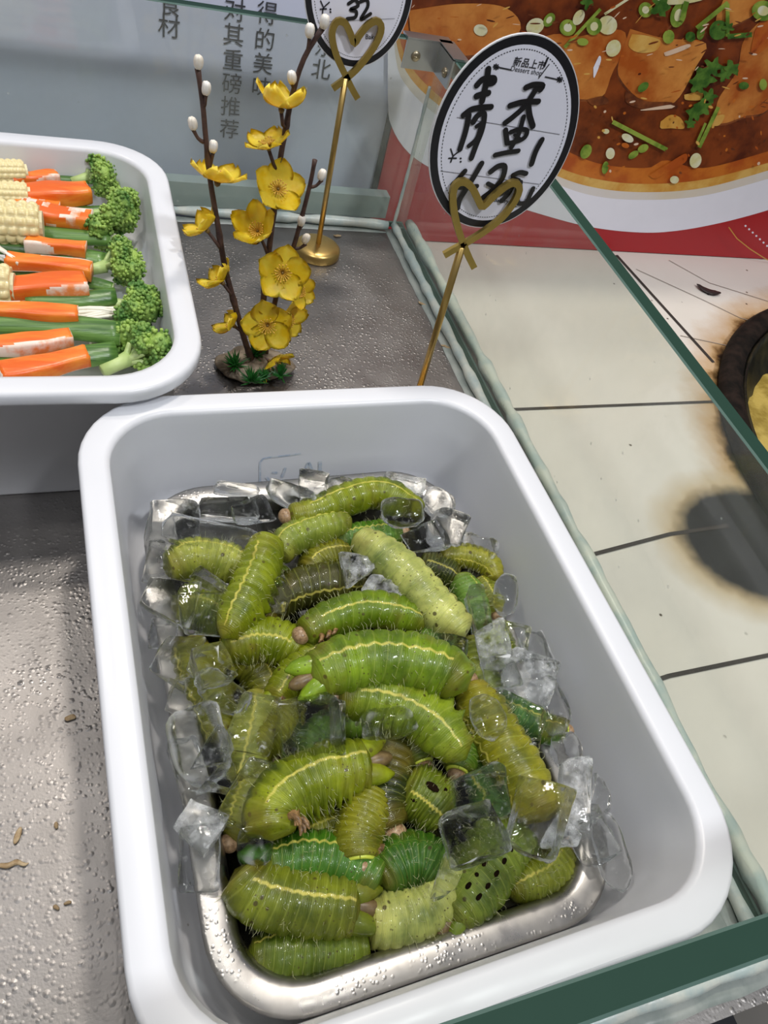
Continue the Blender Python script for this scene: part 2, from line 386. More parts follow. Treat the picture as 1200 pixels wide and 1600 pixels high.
# lettering of the wall panel
def text_mesh(body, size, P, X, Y, mat, name, parent, bold=0, thick=.0002):
    cu = bpy.data.curves.new('t', 'FONT'); cu.body = body; cu.size = 1; cu.align_x = 'CENTER'; cu.align_y = 'CENTER'; cu.offset = bold; cu.resolution_u = 3
    to = bpy.data.objects.new('t', cu); COL.objects.link(to)
    dg = bpy.context.evaluated_depsgraph_get(); dg.update()
    me = bpy.data.meshes.new_from_object(to.evaluated_get(dg)); bpy.data.objects.remove(to)
    bmt = bmesh.new(); bmt.from_mesh(me); bpy.data.meshes.remove(me)
    n = X.cross(Y).normalized()
    if body and len(bmt.verts):
        xs = [v.co.x for v in bmt.verts]; ys = [v.co.y for v in bmt.verts]; cx = (min(xs) + max(xs)) / 2; cy = (min(ys) + max(ys)) / 2
    else: cx = cy = 0
    for v in bmt.verts: v.co = P + X * ((v.co.x - cx) * size) + Y * ((v.co.y - cy) * size) + n * thick
    return bmt
def merge(dst, src, mi=0):
    me = bpy.data.meshes.new('m'); src.to_mesh(me); src.free()
    k = len(dst.faces); dst.from_mesh(me); bpy.data.meshes.remove(me); dst.faces.ensure_lookup_table()
    for f in dst.faces[k:]: f.material_index = mi
YL = .6145
bm = bmesh.new()
for ch, px, py in (('食', 266, 6), ('材', 264, 41), ('对', 367, 15), ('其', 365, 54), ('重', 364, 93), ('磅', 362, 130), ('推', 360, 166), ('荐', 358, 201),
                   ('得', 417, 20), ('的', 414, 61), ('美', 411, 99), ('味', 409, 136), ('东', 508, 72), ('北', 502, 108)):
    merge(bm, text_mesh(ch, .0160, at(px, py, y=YL), Vector((1, 0, 0)), Vector((0, 0, 1)), M_INK, '', None, thick=.0003))
obj('lettering', bm, M_INK, wall, smooth=False)

# food poster
def poly(bm, px, y, mi, smooth_n=0):
    P = [at(a, b, y=YW) for a, b in px]
    if smooth_n: P = spline(P + [P[0]], smooth_n)[:-1]
    f = bm.faces.new([bm.verts.new(Vector((p.x, y, p.z))) for p in P]); f.material_index = mi
    if f.calc_area() and f.normal.y > 0 or True:
        f.normal_update()
        if f.normal.y > 0: f.normal_flip()
    return f
PM = [plain('poster red', (.42, .012, .018), .35, var=.1, scale=10),
      plain('poster bowl white', (.84, .84, .93), .35, var=.03),
      mottled('poster broth amber', (.62, .30, .05), (.72, .45, .12), 40, .35, bump=0),
      mottled('poster broth orange', (.42, .08, .010), (.58, .17, .02), 30, .35, bump=0),
      mottled('poster broth brown', (.085, .014, .004), (.24, .05, .009), 26, .35, bump=0),
      mottled('poster fish', (.40, .085, .010), (.68, .28, .06), 24, .35, .34, .66, bump=0),
      mottled('poster fish dark edge', (.10, .025, .01), (.25, .07, .02), 50, .35, bump=0),
      mottled('poster scallion green', (.10, .20, .02), (.30, .40, .06), 60, .35, bump=0),
      mottled('poster scallion white', (.66, .62, .30), (.75, .74, .55), 60, .35, bump=0),
      mottled('poster coriander', (.03, .10, .012), (.10, .22, .03), 90, .35, bump=0),
      plain('poster gold line', (.62, .34, .06), .35), plain('poster highlight', (.75, .55, .40), .35),
      mottled('poster bowl inner rim', (.70, .62, .50), (.72, .68, .66), 8, .35, bump=0)]
bm = bmesh.new()
box(bm, (.535, YW + .0015, .1175), (.565, .003, .305))
y0 = YW - .0003; lay = [0]
def nxt():
    lay[0] += 1; return YW - .0003 - lay[0] * .00004
poly(bm, [(607, -60), (606, 150), (612, 198), (640, 240), (690, 272), (760, 306), (830, 330), (920, 354), (1000, 363), (1060, 360), (1130, 347), (1200, 328), (1250, 310), (1250, -60)], nxt(), 1, 160)
poly(bm, [(612, -60), (618, 90), (640, 140), (690, 186), (760, 232), (860, 283), (930, 306), (1010, 312), (1100, 305), (1200, 279), (1250, 262), (1250, -60)], nxt(), 12, 160)
poly(bm, [(612, -60), (618, 60), (640, 120), (690, 168), (760, 215), (860, 270), (930, 293), (1010, 300), (1100, 293), (1200, 266), (1250, 248), (1250, -60)], nxt(), 2, 160)
poly(bm, [(612, -60), (622, 50), (645, 108), (695, 157), (765, 204), (865, 258), (935, 280), (1010, 287), (1100, 280), (1200, 254), (1250, 236), (1250, -60)], nxt(), 3, 160)
poly(bm, [(612, -60), (640, 30), (690, 100), (760, 165), (865, 225), (935, 255), (1010, 262), (1040, 250), (1100, 262), (1200, 236), (1250, 220), (1250, -60)], nxt(), 4, 160)
q = lambda L, ox=900, oy=0, s=3.81: [(ox + a / s, oy + b / s) for a, b in L]
for L in ([(-260, 240), (-120, 200), (20, 215), (170, 175), (290, 190), (285, 300), (215, 430), (160, 570), (60, 590), (-60, 560), (-120, 400)], [(320, 170), (520, 225), (770, 255), (715, 390), (580, 610), (400, 600), (270, 480), (250, 380)],
          [(1160, 60), (1000, 230), (955, 420), (840, 600), (850, 730), (1000, 690), (1160, 610)], [(-1000, 60), (-700, 20), (-430, 40), (-330, 160), (-450, 290), (-760, 330), (-960, 250)], [(880, -20), (1100, -60), (1090, 60), (900, 160), (830, 120)]):
    g = [(a * 1.0 - 6, b + 14) for a, b in L]; poly(bm, q(g), nxt(), 6, 40); poly(bm, q(L), nxt(), 5, 40)
for L, m in (([(330, 200), (420, 210), (500, 240), (470, 300), (370, 310), (310, 270)], 2), ([(60, 590), (160, 570), (190, 610), (100, 625)], 6), ([(290, 540), (420, 600), (560, 605), (600, 640), (420, 650), (300, 610)], 6),
             ([(100, 400), (135, 330), (145, 360), (105, 460)], 1), ([(520, 310), (660, 260), (670, 280), (540, 330)], 11), ([(380, 650), (560, 620), (570, 640), (400, 655)], 11), ([(430, 1040), (560, 960), (650, 910), (650, 960), (560, 1010), (470, 1060)], 3),
             ([(1060, 180), (1143, 60), (1143, 260), (1040, 320)], 11 if 0 else 3), ([(500, 720), (560, 680), (620, 700), (640, 760), (560, 760), (500, 760)], 2), ([(640, 560), (740, 540), (740, 590), (650, 590)], 2), ([(800, 690), (880, 680), (850, 740), (800, 740)], 2)):
    poly(bm, q(L), nxt(), m, 28)
r2 = random.Random(3)
def ring(cx, cy, rx, ry, a, m):
    poly(bm, [(cx + rx * math.cos(t) * math.cos(a) - ry * math.sin(t) * math.sin(a), cy + rx * math.cos(t) * math.sin(a) + ry * math.sin(t) * math.cos(a)) for t in (2 * PI * k / 18 for k in range(18))], nxt(), m)
for cx, cy, rx, ry, a, m in ((750, 46, 11, 9, .3, 8), (835, 40, 15, 12, -.6, 8), (857, 30, 12, 8, -1, 7), (886, 42, 13, 13, 0, 7), (903, 26, 8, 13, .5, 8), (948, 38, 15, 15, .2, 8), (927, 40, 12, 14, .3, 7), (957, 74, 11, 14, .5, 8), (909, 64, 9, 6, .1, 7),
                             (1007, 14, 11, 12, 0, 7), (1043, 56, 9, 11, .2, 7), (1077, 56, 8, 8, 0, 9), (1093, 50, 6, 11, .2, 7), (1058, 22, 12, 20, .3, 7), (1062, -2, 40, 7, -.1, 8), (979, 214, 10, 6, .5, 8), (952, 238, 7, 9, .1, 8), (914, 235, 8, 12, .5, 7), (988, 240, 9, 5, -.6, 7),
                             (1085, 249, 9, 12, .3, 8), (1052, 279, 7, 6, 0, 8), (944, 260, 5, 10, .2, 7), (1003, 230, 9, 6, -.5, 7), (1160, 132, 8, 6, 0, 9), (1003, 134, 10, 6, -.7, 9), (1190, 15, 18, 16, 0, 7), (1120, 45, 14, 16, .5, 9), (1190, 130, 6, 9, 0, 7), (945, 203, 5, 4, 0, 8), (975, 225, 6, 4, .3, 3)):
    ring(cx, cy, rx, ry, a, m)
    if m == 7 and rx > 10: ring(cx, cy, rx * .5, ry * .5, a, 8)
for a, b, wd, m in (((880, 72), (936, 12), 5, 7), ((1086, 42), (1135, 2), 7, 7), ((955, 188), (1040, 232), 7, 7), ((1120, 165), (1090, 228), 6, 7), ((1134, 5), (1134, 55), 6, 7), ((1134, 55), (1172, 52), 8, 9), ((1100, 190), (1086, 222), 4, 7), ((942, 20), (985, -8), 4, 8), ((1070, 0), (1062, 30), 8, 7)):
    d = Vector((b[0] - a[0], b[1] - a[1])).normalized(); s = Vector((-d.y, d.x)) * wd / 2
    poly(bm, [(a[0] + s.x, a[1] + s.y), (b[0] + s.x, b[1] + s.y), (b[0] - s.x, b[1] - s.y), (a[0] - s.x, a[1] - s.y)], nxt(), m)
for cx, cy, R in ((1098, 118, 26), (1112, 102, 20), (1088, 130, 18), (1140, 105, 18), (1128, 115, 14), (1082, 175, 18), (1095, 165, 20), (1076, 190, 12), (1106, 148, 16), (1030, 8, 22), (1135, 40, 12), (915, 0, 16)):
    L = []
    for k in range(22):
        t = 2 * PI * k / 22; rr = R * (.62 + .3 * math.cos(t * 5 + cx) * .6 + r2.uniform(-.12, .12)); L.append((cx + rr * math.cos(t), cy + rr * math.sin(t)))
    poly(bm, L, nxt(), 9)
for k in range(40):                                     # glints and flakes floating on the broth
    ring(r2.uniform(920, 1200), r2.uniform(150, 270), r2.uniform(1.5, 4), r2.uniform(1, 2.4), r2.uniform(0, 3), r2.choice((3, 3, 2, 11, 6)))
for k in range(130):                                    # shreds and glints on the fish
    x_, y_ = r2.uniform(640, 1200), r2.uniform(0, 165); a = r2.uniform(-.9, .3)
    if (x_ - 790) ** 2 + (y_ - 200) ** 2 < 150 ** 2: continue
    ring(x_, y_, r2.uniform(2, 9), r2.uniform(.5, 1.6), a, r2.choice((11, 6, 6, 3, 11, 4, 2)))
arc = [(1132, 348), (1145, 366), (1165, 382), (1190, 398), (1205, 404)]
for a, b in zip(arc, arc[1:]):
    d = Vector((b[0] - a[0], b[1] - a[1])).normalized(); s = Vector((-d.y, d.x)) * .8
    poly(bm, [(a[0] + s.x, a[1] + s.y), (b[0] + s.x, b[1] + s.y), (b[0] - s.x, b[1] - s.y), (a[0] - s.x, a[1] - s.y)], nxt(), 10)
for k in range(9): ring(1158 + k * 5.6, 346 + k * 5.2, 1.6, 1.6, 0, 1)
o = obj('food_poster', bm, PM, smooth=False); tag(o, 'red poster printed with a white bowl of braised fish in brown broth', 'poster')

# ------------------------------------------------------------------ glass guard
guard = empty('glass_guard', (XG, YF, 0)); tag(guard, 'green edged glass guard with metal corner clip around the trays', 'glass guard')
def pane(name, c, s, axis):
    bm = bmesh.new(); box(bm, c, s)
    for f in bm.faces:
        if abs(f.normal.z) > .5: f.material_index = 1
    bmesh.ops.recalc_face_normals(bm, faces=bm.faces)
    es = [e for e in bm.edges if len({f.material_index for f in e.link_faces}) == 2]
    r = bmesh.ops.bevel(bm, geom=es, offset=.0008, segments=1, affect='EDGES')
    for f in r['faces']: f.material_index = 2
    return obj(name, bm, [M_GLASS, M_EDGE, M_EDGELIT], guard, smooth=False)
HB = HG
pane('side_pane', (XG + TH / 2, (YF + YB) / 2 + .0002, HG / 2 + .0005), (TH, YB - YF - .001, HG - .001), 0)
pane('back_pane', ((-.40 + XG + TH) / 2, YB + TH / 2, HB / 2 + .0005), (XG + TH + .40, TH, HB - .001), 1)
pane('front_pane', ((-.40 + XG + TH) / 2, YF - TH / 2, .0765), (XG + TH + .40, TH, .1525), 1)
bm = bmesh.new(); box(bm, ((-.40 + XG) / 2, YB + TH + .012, .0105), (XG + .39, .012, .020)); obj('base_rail', bm, mottled('pale green rail', (.42, .50, .50), (.52, .58, .58), 20, .4), guard, smooth=False)
bm = bmesh.new(); zb = HG
t_ = .0016
box(bm, (XG - .013, YB - t_ / 2 - .0004, zb - .009), (.030, t_, .020)); box(bm, (XG - t_ / 2 - .0004, YB - .016, zb - .009), (t_, .030, .020))
box(bm, (XG - .010, YB + .004, zb + .0010), (.036, .012, t_)); box(bm, (XG + .004, YB - .014, zb + .0010), (.012, .034, t_))
box(bm, (XG + TH + t_ / 2 + .0004, YB - .015, zb - .009), (t_, .030, .018))
br = obj('corner_bracket', bm, M_ZINC, guard, smooth=False)
for c, ax in ((Vector((XG - .019, YB - .002, zb - .010)), Vector((0, -1, 0))), (Vector((XG - .002, YB - .022, zb - .011)), Vector((-1, 0, 0)))):
    bm = bmesh.new(); Mx = Matrix.Translation(c) @ ax.to_track_quat('Z', 'Y').to_matrix().to_4x4()
    lathe(bm, [(.0036, 0), (.0036, .0006), (.003, .0014), (.0016, .0018)], 16, Mx); box(bm, (0, 0, .0018), (.005, .0007, .0006), Mx)
    obj('screw', bm, brass('screw brass', (.5, .42, .28)), br)
bm = bmesh.new()
def bead(pts, r0, seed, squash=1):
    P = spline(pts, 60); rr = [r0 * (1 + .5 * noise.noise(p * 70 + Vector((seed, 0, 0)))) for p in P]; tube(bm, P, rr, 10)
bead([(XG - .002, YF + .003, .0048), (XG - .003, .2, .0048), (XG - .003, .4, .0048), (XG - .003, YB - .003, .0048)], .0034, 1)
bead([(XG + TH + .003, YF, .006), (XG + TH + .004, .2, .006), (XG + TH + .004, .4, .006), (XG + TH + .003, YB, .006)], .0042, 5)
bead([(-.35, YB - .002, .006), (0, YB - .002, .006), (.2, YB - .003, .006), (XG - .01, YB - .006, .006)], .0042, 3)
bead([(XG - .004, YB - .004, .003), (XG - .003, YB - .003, .02), (XG - .002, YB - .002, .06), (XG - .002, YB - .002, .12)], .0014, 9)
bead([(-.3, YF - TH - .002, .005), (0, YF - TH - .002, .005), (.2, YF - TH - .003, .005), (XG + .008, YF - TH - .003, .005)], .0034, 12)
obj('sealant_bead', bm, M_SIL, guard)
M_SMEAR = mottled('smeared sealant', (.24, .27, .25), (.36, .38, .35), 40, .3, bump=.25, bs=120)
bm = bmesh.new()
def smear(x0, y0, x1, y1, h, seed):
    nx, ny = 60, 8; g = []
    for i in range(nx + 1):
        row = []
        for j in range(ny + 1):
            x, y = x0 + (x1 - x0) * i / nx, y0 + (y1 - y0) * j / ny; ed = min(i, nx - i, 2 * j, 2 * (ny - j)) 
            if (x1 - x0) < (y1 - y0): x, y = x0 + (x1 - x0) * j / ny, y0 + (y1 - y0) * i / nx
            n_ = noise.noise(Vector((x * 90, y * 90, seed))); w_ = .0012 * noise.noise(Vector((x * 60, y * 60, seed + 9)))
            row.append(bm.verts.new((x + w_, y + w_, .0002 + (h * (.7 + .6 * n_) if ed > 0 else 0))))
        g.append(row)
    for i in range(nx):
        for j in range(ny): bm.faces.new((g[i][j], g[i + 1][j], g[i + 1][j + 1], g[i][j + 1]))
smear(-.3, YF - TH - .0125, XG + TH, YF - TH - .0005, .0014, 2)
smear(XG - .011, YF + .001, XG - .0005, YB - .002, .0016, 4)
smear(XG - .045, YF + .0012, XG - .010, YF + .016, .0014, 6)
smear(-.3, YB - .009, XG - .01, YB - .0005, .0012, 8)
bmesh.ops.recalc_face_normals(bm, faces=bm.faces)
for f in bm.faces:
    if f.normal.z < 0: f.normal_flip()
obj('sealant_smear', bm, M_SMEAR, guard)

# ------------------------------------------------------------------ trays and pan
def tray(name, wd, ln, H, floor_z, r=.041, bow=0):
    bm = bmesh.new(); R = []
    for d, z in ((.0165, 0), (.0150, .0025), (.0112, H - .011), (.0022, H - .0085), (.0006, H - .0072), (0, H - .0055), (0, H - .0022), (.0007, H - .0006), (.002, H), (.0105, H), (.0128, H - .0008), (.0133, H - .003), (.0139, H - .009)):
        R.append(rrect(d, d, wd - d, ln - d, max(r - d * .75, .012), z))
    zt = H - .009; zb = floor_z + .008
    for k in range(1, 7):
        z = zt + (zb - zt) * k / 6; d = .0139 + (.0050) * (zt - z) / (.066 - .014); R.append(rrect(d, d, wd - d, ln - d, max(r - d * .55, .012), z))
    dl = d
    for dd, z in ((.0025, zb - .004), (.006, zb - .007), (.011, floor_z)): R.append(rrect(dl + dd, dl + dd, wd - dl - dd, ln - dl - dd, max(r - (dl + dd) * .55, .010), z))
    loft(bm, R, 0, True, True)
    return obj(name, bm, M_TRAY)
HT = .074
TR = Matrix.Translation((0.0, .0, 0)) @ Matrix.Rotation(.0275, 4, 'Z')
t1 = tray('serving_tray', .2208, .2817, HT, .008); t1.matrix_basis = TR
for v in t1.data.vertices: v.co.y = max(v.co.y, .0036 - .0275 * v.co.x)
tag(t1, 'deep white melamine tray in front, holding the pan of green larvae', 'tray')
HV = .0855
t2 = tray('serving_tray', .29, .2385, HV, .045, .043); t2.matrix_basis = Matrix.Translation((-.2345, .2715, 0)) @ Matrix.Rotation(.0, 4, 'Z')
tag(t2, 'white melamine tray of vegetables and crab sticks behind on the left', 'tray')
TI = TR.inverted()
# faded blue stamp on the back inner wall of the front tray
bm = bmesh.new()
def wallpt(px, py):
    # the sloping back inner wall of the tray
    n = TR.to_3x3() @ Vector((0, .954, .30)).normalized(); p0 = TR @ Vector((.1, 0.2817 - .0139, HT - .009)); n = (TR.to_3x3() @ Vector((0, -.052, .0165))).normalized()
    n = (TR.to_3x3() @ Vector((0, -.9954, .0957))).normalized()
    d = ray(px, py); t = (p0 - CAM).dot(n) / d.dot(n); return CAM + d * t + n * .0004
for L, wd in (([(406, 768), (406, 745), (406, 722), (411, 716), (420, 714), (440, 712), (470, 708)], .0011), ([(425, 738), (433, 738)], .0016), ([(446, 730), (440, 745)], .0014), ([(482, 722), (476, 736), (472, 744)], .0018), ([(482, 722), (489, 738)], .0018), ([(500, 720), (500, 742)], .0020), ([(416, 745), (424, 755)], .0016)):
    P = [wallpt(*p) for p in L]
    nrm = (TR.to_3x3() @ Vector((0, -.9954, .0957))).normalized(); prev = None
    for i, p in enumerate(P):
        tt = (P[min(i + 1, len(P) - 1)] - P[max(i - 1, 0)]).normalized(); s = tt.cross(nrm) * wd / 2
        cur = (bm.verts.new(p - s), bm.verts.new(p + s))
        if prev: bm.faces.new((prev[0], cur[0], cur[1], prev[1]))
        prev = cur
obj('stamp', bm, mottled('faded blue ink', (.42, .50, .62), (.62, .66, .70), 300, .4, bump=0), t1, smooth=False)
def melt(o):
    return o
ZP = .031
bm = bmesh.new(); px0, py0, px1, py1 = .0255, .0176, .1935, .2580; R = []
for d, z in ((.0165, .0085), (.014, .0105), (.0125, .015), (.0115, ZP - .005), (.0095, ZP - .0012), (.0075, ZP - .0002), (.002, ZP), (.0006, ZP - .0003), (0, ZP - .0012), (.0003, ZP - .002), (.0012, ZP - .0018), (.0075, ZP - .0014), (.0100, ZP - .003), (.0122, ZP - .006), (.0133, .0152), (.0150, .0118), (.020, .0098))[::-1]:
    R.append(rrect(px0 + d, py0 + d, px1 - d, py1 - d, max(.034 - d, .012), z))
R2 = []
for d, z in ((.018, .0088), (.0155, .0095), (.0135, .013), (.0125, ZP - .006), (.0118, ZP - .0035), (.0008, ZP - .0022), (0, ZP - .0012), (.0004, ZP - .0003), (.0015, ZP), (.0085, ZP - .0003), (.0112, ZP - .0012), (.0130, ZP - .004), (.0145, .0135), (.0165, .0108), (.020, .0098)):
    R2.append(rrect(px0 + d, py0 + d, px1 - d, py1 - d, max(.034 - d * .9, .012), z))
loft(bm, R2, 0, True, True)
pan = obj('steel_pan', bm, M_PAN); pan.matrix_basis = TR.copy()
tag(pan, 'shallow stainless steel pan of larvae and ice inside the front tray', 'pan')
bm = bmesh.new(); WZ = .0222
loft(bm, [rrect(px0 + d, py0 + d, px1 - d, py1 - d, .02, z) for d, z in ((.0215, .0102), (.0172, .012), (.0145, WZ - .0004), (.0140, WZ))], 0, True, True)
wt = obj('pan_water', bm, M_WATER); wt.matrix_basis = TR.copy()
tag(wt, 'dark melt water lying in the bottom of the steel pan', 'water', kind='stuff')

# ------------------------------------------------------------------ larvae
def larva(px, R, z, phi, col, label, head=True, tail=True, legs=False, pro=None, taper=(.62, .55), marks=(), collar=False):
    # px: sight points from head to tail; R: body radius; z: height of the axis; phi: angle of the pale side line from the side facing up
    if not isinstance(z, (list, tuple)): z = [z] * len(px)
    pts = [at(a, b, z=h) for (a, b), h in zip(px, z)]
    N, K = 78, 26
    P = spline(pts, N); bm = bmesh.new()
    la = bm.verts.layers.float.new('seg'); lb = bm.verts.layers.float.new('ang')
    rings = []; fr = []
    for i, p in enumerate(P):
        u = i / (N - 1); s = u * 12
        t = (P[min(i + 1, N - 1)] - P[max(i - 1, 0)]).normalized()
        e = (CAM - p).normalized(); e = (e + Vector((0, 0, .6))); e = (e - t * e.dot(t)).normalized(); sd = t.cross(e); fr.append((p, t, e, sd))
        r = R * (taper[0] + (1 - taper[0]) * min(1, math.sin(min(u / .30, 1) * PI / 2))) if u < .30 else R
        if u > .72: r = R * (1 - (1 - taper[1]) * ((u - .72) / .28) ** 1.6)
        fq = s % 1; g = math.exp(-((min(fq, 1 - fq)) / .10) ** 2); r *= .945 + .085 * max(0., math.sin(PI * fq)) ** .55 + .012 * math.sin(int(s) * 2.3 + px[0][0])
        if u < .012: r *= .80
        if u > .985: r *= .82
        ring = []
        for k in range(K):
            a = -PI + 2 * PI * k / K
            da = (a - phi + PI) % (2 * PI) - PI
            rr = r * (1 + .045 * g * math.cos(3 * a) + .055 * noise.noise(Vector((s * 1.1, a * 1.3, R * 900 + px[0][0]))) + .025 * noise.noise(Vector((s * 3.1, a * 3.3, px[0][0]))))
            if pro is not None and 4.2 < s < 9.8 or (pro is not None and 11.1 < s < 11.9):      # prolegs bulge along the belly edge
                db = (a - pro + PI) % (2 * PI) - PI
                rr *= 1 + .26 * math.exp(-(db / .34) ** 2) * math.exp(-((fq - .5) / .2) ** 2)
            if abs(da) < .5: rr *= 1 + .03 * math.exp(-(da / .14) ** 2)
            v = bm.verts.new(p + (e * math.cos(a) + sd * math.sin(a)) * rr); v[la] = s; v[lb] = da; ring.append(v)
        rings.append(ring)
    for a, b in zip(rings, rings[1:]):
        for k in range(K): bm.faces.new((a[k], a[(k + 1) % K], b[(k + 1) % K], b[k]))
    for ring, pp, s, off in ((rings[0], P[0] - (P[1] - P[0]).normalized() * R * .22, 0, 0), (rings[-1], P[-1] + (P[-1] - P[-2]).normalized() * R * .22, 12, 0)):
        c = bm.verts.new(pp); c[la] = s; c[lb] = 3
        for k in range(K):
            f = (ring[(k + 1) % K], ring[k], c); bm.faces.new(f if s else f[::-1])
    bmesh.ops.recalc_face_normals(bm, faces=bm.faces)
    base = Vector((sum((p.x for p in P)) / N, sum((p.y for p in P)) / N, min(p.z for p in P) - R))
    o = obj('green_larva', bm, M_LARVA); o.data.transform(Matrix.Translation(-base)); o.location = base
    dk_ = .90 if col is PA else .82; col = tuple(x * dk_ for x in col); o.color = (*col, 1); tag(o, label, 'larva', 'green larvae heaped in the steel pan')
    if head:
        p, t, e, sd = fr[0]; b = bmesh.new(); hr = R * .50
        c = p - t * R * .22
        blob(b, c, (hr * .95, hr * .88, hr * .85), frame(-t, sd), 3)
        for q in (-1, 1): blob(b, c - t * hr * .62 + sd * q * hr * .22 - e * hr * .1, hr * .18, None, 1)      # mouthparts
        obj('head', b, M_HEAD, o)
        if collar:
          b = bmesh.new(); L = []
          for k in range(20):
            a = 2 * PI * k / 20; L.append(p + t * R * .02 + (e * math.cos(a) + sd * math.sin(a)) * R * taper[0] * .80)
          tube(b, L + [L[0]], R * .11, 6, caps=False); obj('collar', b, plain('larva collar', (.50, .56, .06), .35), o)
    if legs:
        b = bmesh.new(); sg = math.copysign(1, legs)
        for j in range(3):
            p, t, e, sd = fr[5 + j * 5]
            for q in (-.15, .42):
                d = (sd * sg * .8 + e * (.35 + q)).normalized(); s0 = p + d * R * .62
                tube(b, [s0, s0 + d * R * .32, s0 + d * R * .50 - t * R * .22, s0 + d * R * .56 - t * R * .42], [R * .17, R * .14, R * .10, R * .03], 7)
        obj('legs', b, M_LEG, o)
    b = bmesh.new(); hr_ = random.Random(px[0][0] * 3 + px[-1][1])
    for k in range(int(R * 13000)):
        i = hr_.randrange(3, N - 3); a = hr_.uniform(-2.0, 2.0); p, t, e, sd = fr[i]; d = e * math.cos(a) + sd * math.sin(a)
        v0 = rings[i]; s0 = p + d * R * .86 if 14 < i < 60 else p + d * R * .6; l = hr_.uniform(.25, .5) * R; bend = t * hr_.uniform(-.5, .5) + Vector((hr_.uniform(-.4, .4), hr_.uniform(-.4, .4), -.2))
        tube(b, [s0, s0 + d * l * .7 + bend * l * .15, s0 + d * l + bend * l * .6], [.00010, .00008, .00003], 3, caps=False)
    obj('bristles', b, M_BRISTLE, o)
    if tail:
        p, t, e, sd = fr[-1]; b = bmesh.new(); r = R * taper[1]
        M_ = frame(t, e); 
        la = b.verts.layers.float.new('seg'); lb = b.verts.layers.float.new('ang')
        for q in (-1, 1):
            d = sd * q
            a0 = p + d * r * .46 - t * r * .7 + e * r * .12
            tube(b, [a0, a0 + t * r * .6, a0 + t * r * 1.05 + d * r * .10, a0 + t * r * 1.4 + d * r * .20, a0 + t * r * 1.75 + d * r * .24], [r * .50, r * .52, r * .46, r * .32, r * .07], 12)
        for v in b.verts: v[la] = 6.25; v[lb] = 2.5
        tl = obj('tail_lobes', b, M_LARVA, o); tl.color = (*[min(1, x * 1.15) for x in col], 1)
        b = bmesh.new()
        blob(b, p + t * r * .38 + e * r * .06, (r * .36, r * .80, r * .38), frame(e, sd), 3); obj('tail_flap', b, M_FLAP, o)
    if marks:
        b = bmesh.new()
        for sg_, off, sz in marks:
            i = int(sg_ / 12 * (N - 1)); p, t, e, sd = fr[i]; d = e * math.cos(off) + sd * math.sin(off)
            best = max((v for v in o.data.vertices), key=lambda v: ((v.co + base - p).dot(d)) - 40 * abs((v.co + base - p).dot(t)) - 2 * abs((v.co + base - p).dot(d.cross(t))))
            blob(b, best.co + base - d * R * .02, (R * sz, R * sz * .55, R * .05), frame(d, t), 2)
        obj('spots', b, M_MARKS, o)
    return o
YG = (.25, .33, .010); MG = (.17, .29, .012); VG = (.065, .21, .014); BR = (.21, .36, .016); PA = (.50, .58, .17); OL = (.22, .24, .016); DK = (.05, .07, .010); LM = (.30, .40, .05)
larva([(452, 806), (492, 800), (540, 781), (590, 770), (640, 788), (652, 800)], .0088, .0415, -.45, YG, 'yellow-green larva along the far end of the pan under clear ice', True, False, legs=1)
larva([(625, 833), (590, 838), (560, 842), (520, 850)], .0088, .030, .5, (.09, .24, .02), 'deep green larva behind the big pale larva, its end cut yellow', True, False)
larva([(437, 870), (452, 845), (490, 828), (545, 812)], .0085, .0385, -.55, LM, 'light green larva with side line, slanting just under the farthest one', False, False)
larva([(262, 886), (300, 872), (340, 874), (392, 890)], .0098, .039, -.6, (.36, .42, .06), 'pale bruised larva lying level beside the top left ice', False, False)
larva([(418, 846), (405, 890), (385, 935), (362, 975), (350, 992)], .0098, .0475, .45, YG, 'long yellow-green larva sloping down-left beside the pale bruised one', False, False, pro=-1.7, taper=(.8, .35))
larva([(405, 968), (432, 938), (475, 918), (530, 908), (575, 908)], .0100, .0350, .6, (.07, .075, .012), 'dark brown ribbed larva showing through the sharp ice', False, False)
larva([(440, 890), (425, 915), (410, 950)], .0085, .027, .4, (.13, .22, .02), 'short green larva in the gap right of the long sloping one', False, False)
larva([(558, 838), (600, 870), (640, 905), (675, 945), (705, 972), (722, 990)], .0102, .0505, -1.2, PA, 'thick pale whitish-green larva slanting down at the upper right', False, False, taper=(.6, .75))
larva([(475, 990), (520, 966), (575, 952), (630, 960), (668, 972)], .0088, .0470, -.15, MG, 'green larva with spotted belly and brown head above the biggest one', True, False, legs=1, taper=(.75, .5))
larva([(470, 1020), (435, 1003), (395, 1000), (352, 1012)], .0104, .0375, .05, YG, 'plump ridged yellow-green larva left of the brown headed one', False, False, taper=(.75, .6))
larva([(560, 990), (520, 1000), (485, 1026), (455, 1060), (430, 1098)], .0080, .0380, .15, YG, 'thin yellow-green larva ending in a forked brown tail at lower left', False, True, taper=(.62, .8))
larva([(722, 1072), (700, 1052), (650, 1036), (590, 1030), (530, 1040), (488, 1058)], .0126, .0570, .35, BR, 'biggest bright green larva, arched across the middle of the heap', False, True, taper=(.72, .74))
larva([(528, 1088), (570, 1090), (620, 1100), (670, 1126), (705, 1160), (722, 1180)], .0112, .0480, -.1, (.25, .37, .022), 'green larva tucked directly under the biggest, with knobbly right end', True, False, pro=-1.5)
larva([(350, 1000), (385, 1030), (412, 1062), (420, 1100)], .0095, .024, -.3, OL, 'olive larva bending under the plump ridged one', False, False)
larva([(300, 1000), (315, 1060), (338, 1120), (345, 1165)], .0092, .028, .9, OL, 'olive larva under the left row of ice cubes', False, False)
larva([(418, 1198), (398, 1240), (380, 1285), (372, 1305)], .0094, .030, .7, (.30, .34, .03), 'yellow larva with dotted tan head, under the leaf shaped ice', True, False, collar=True)
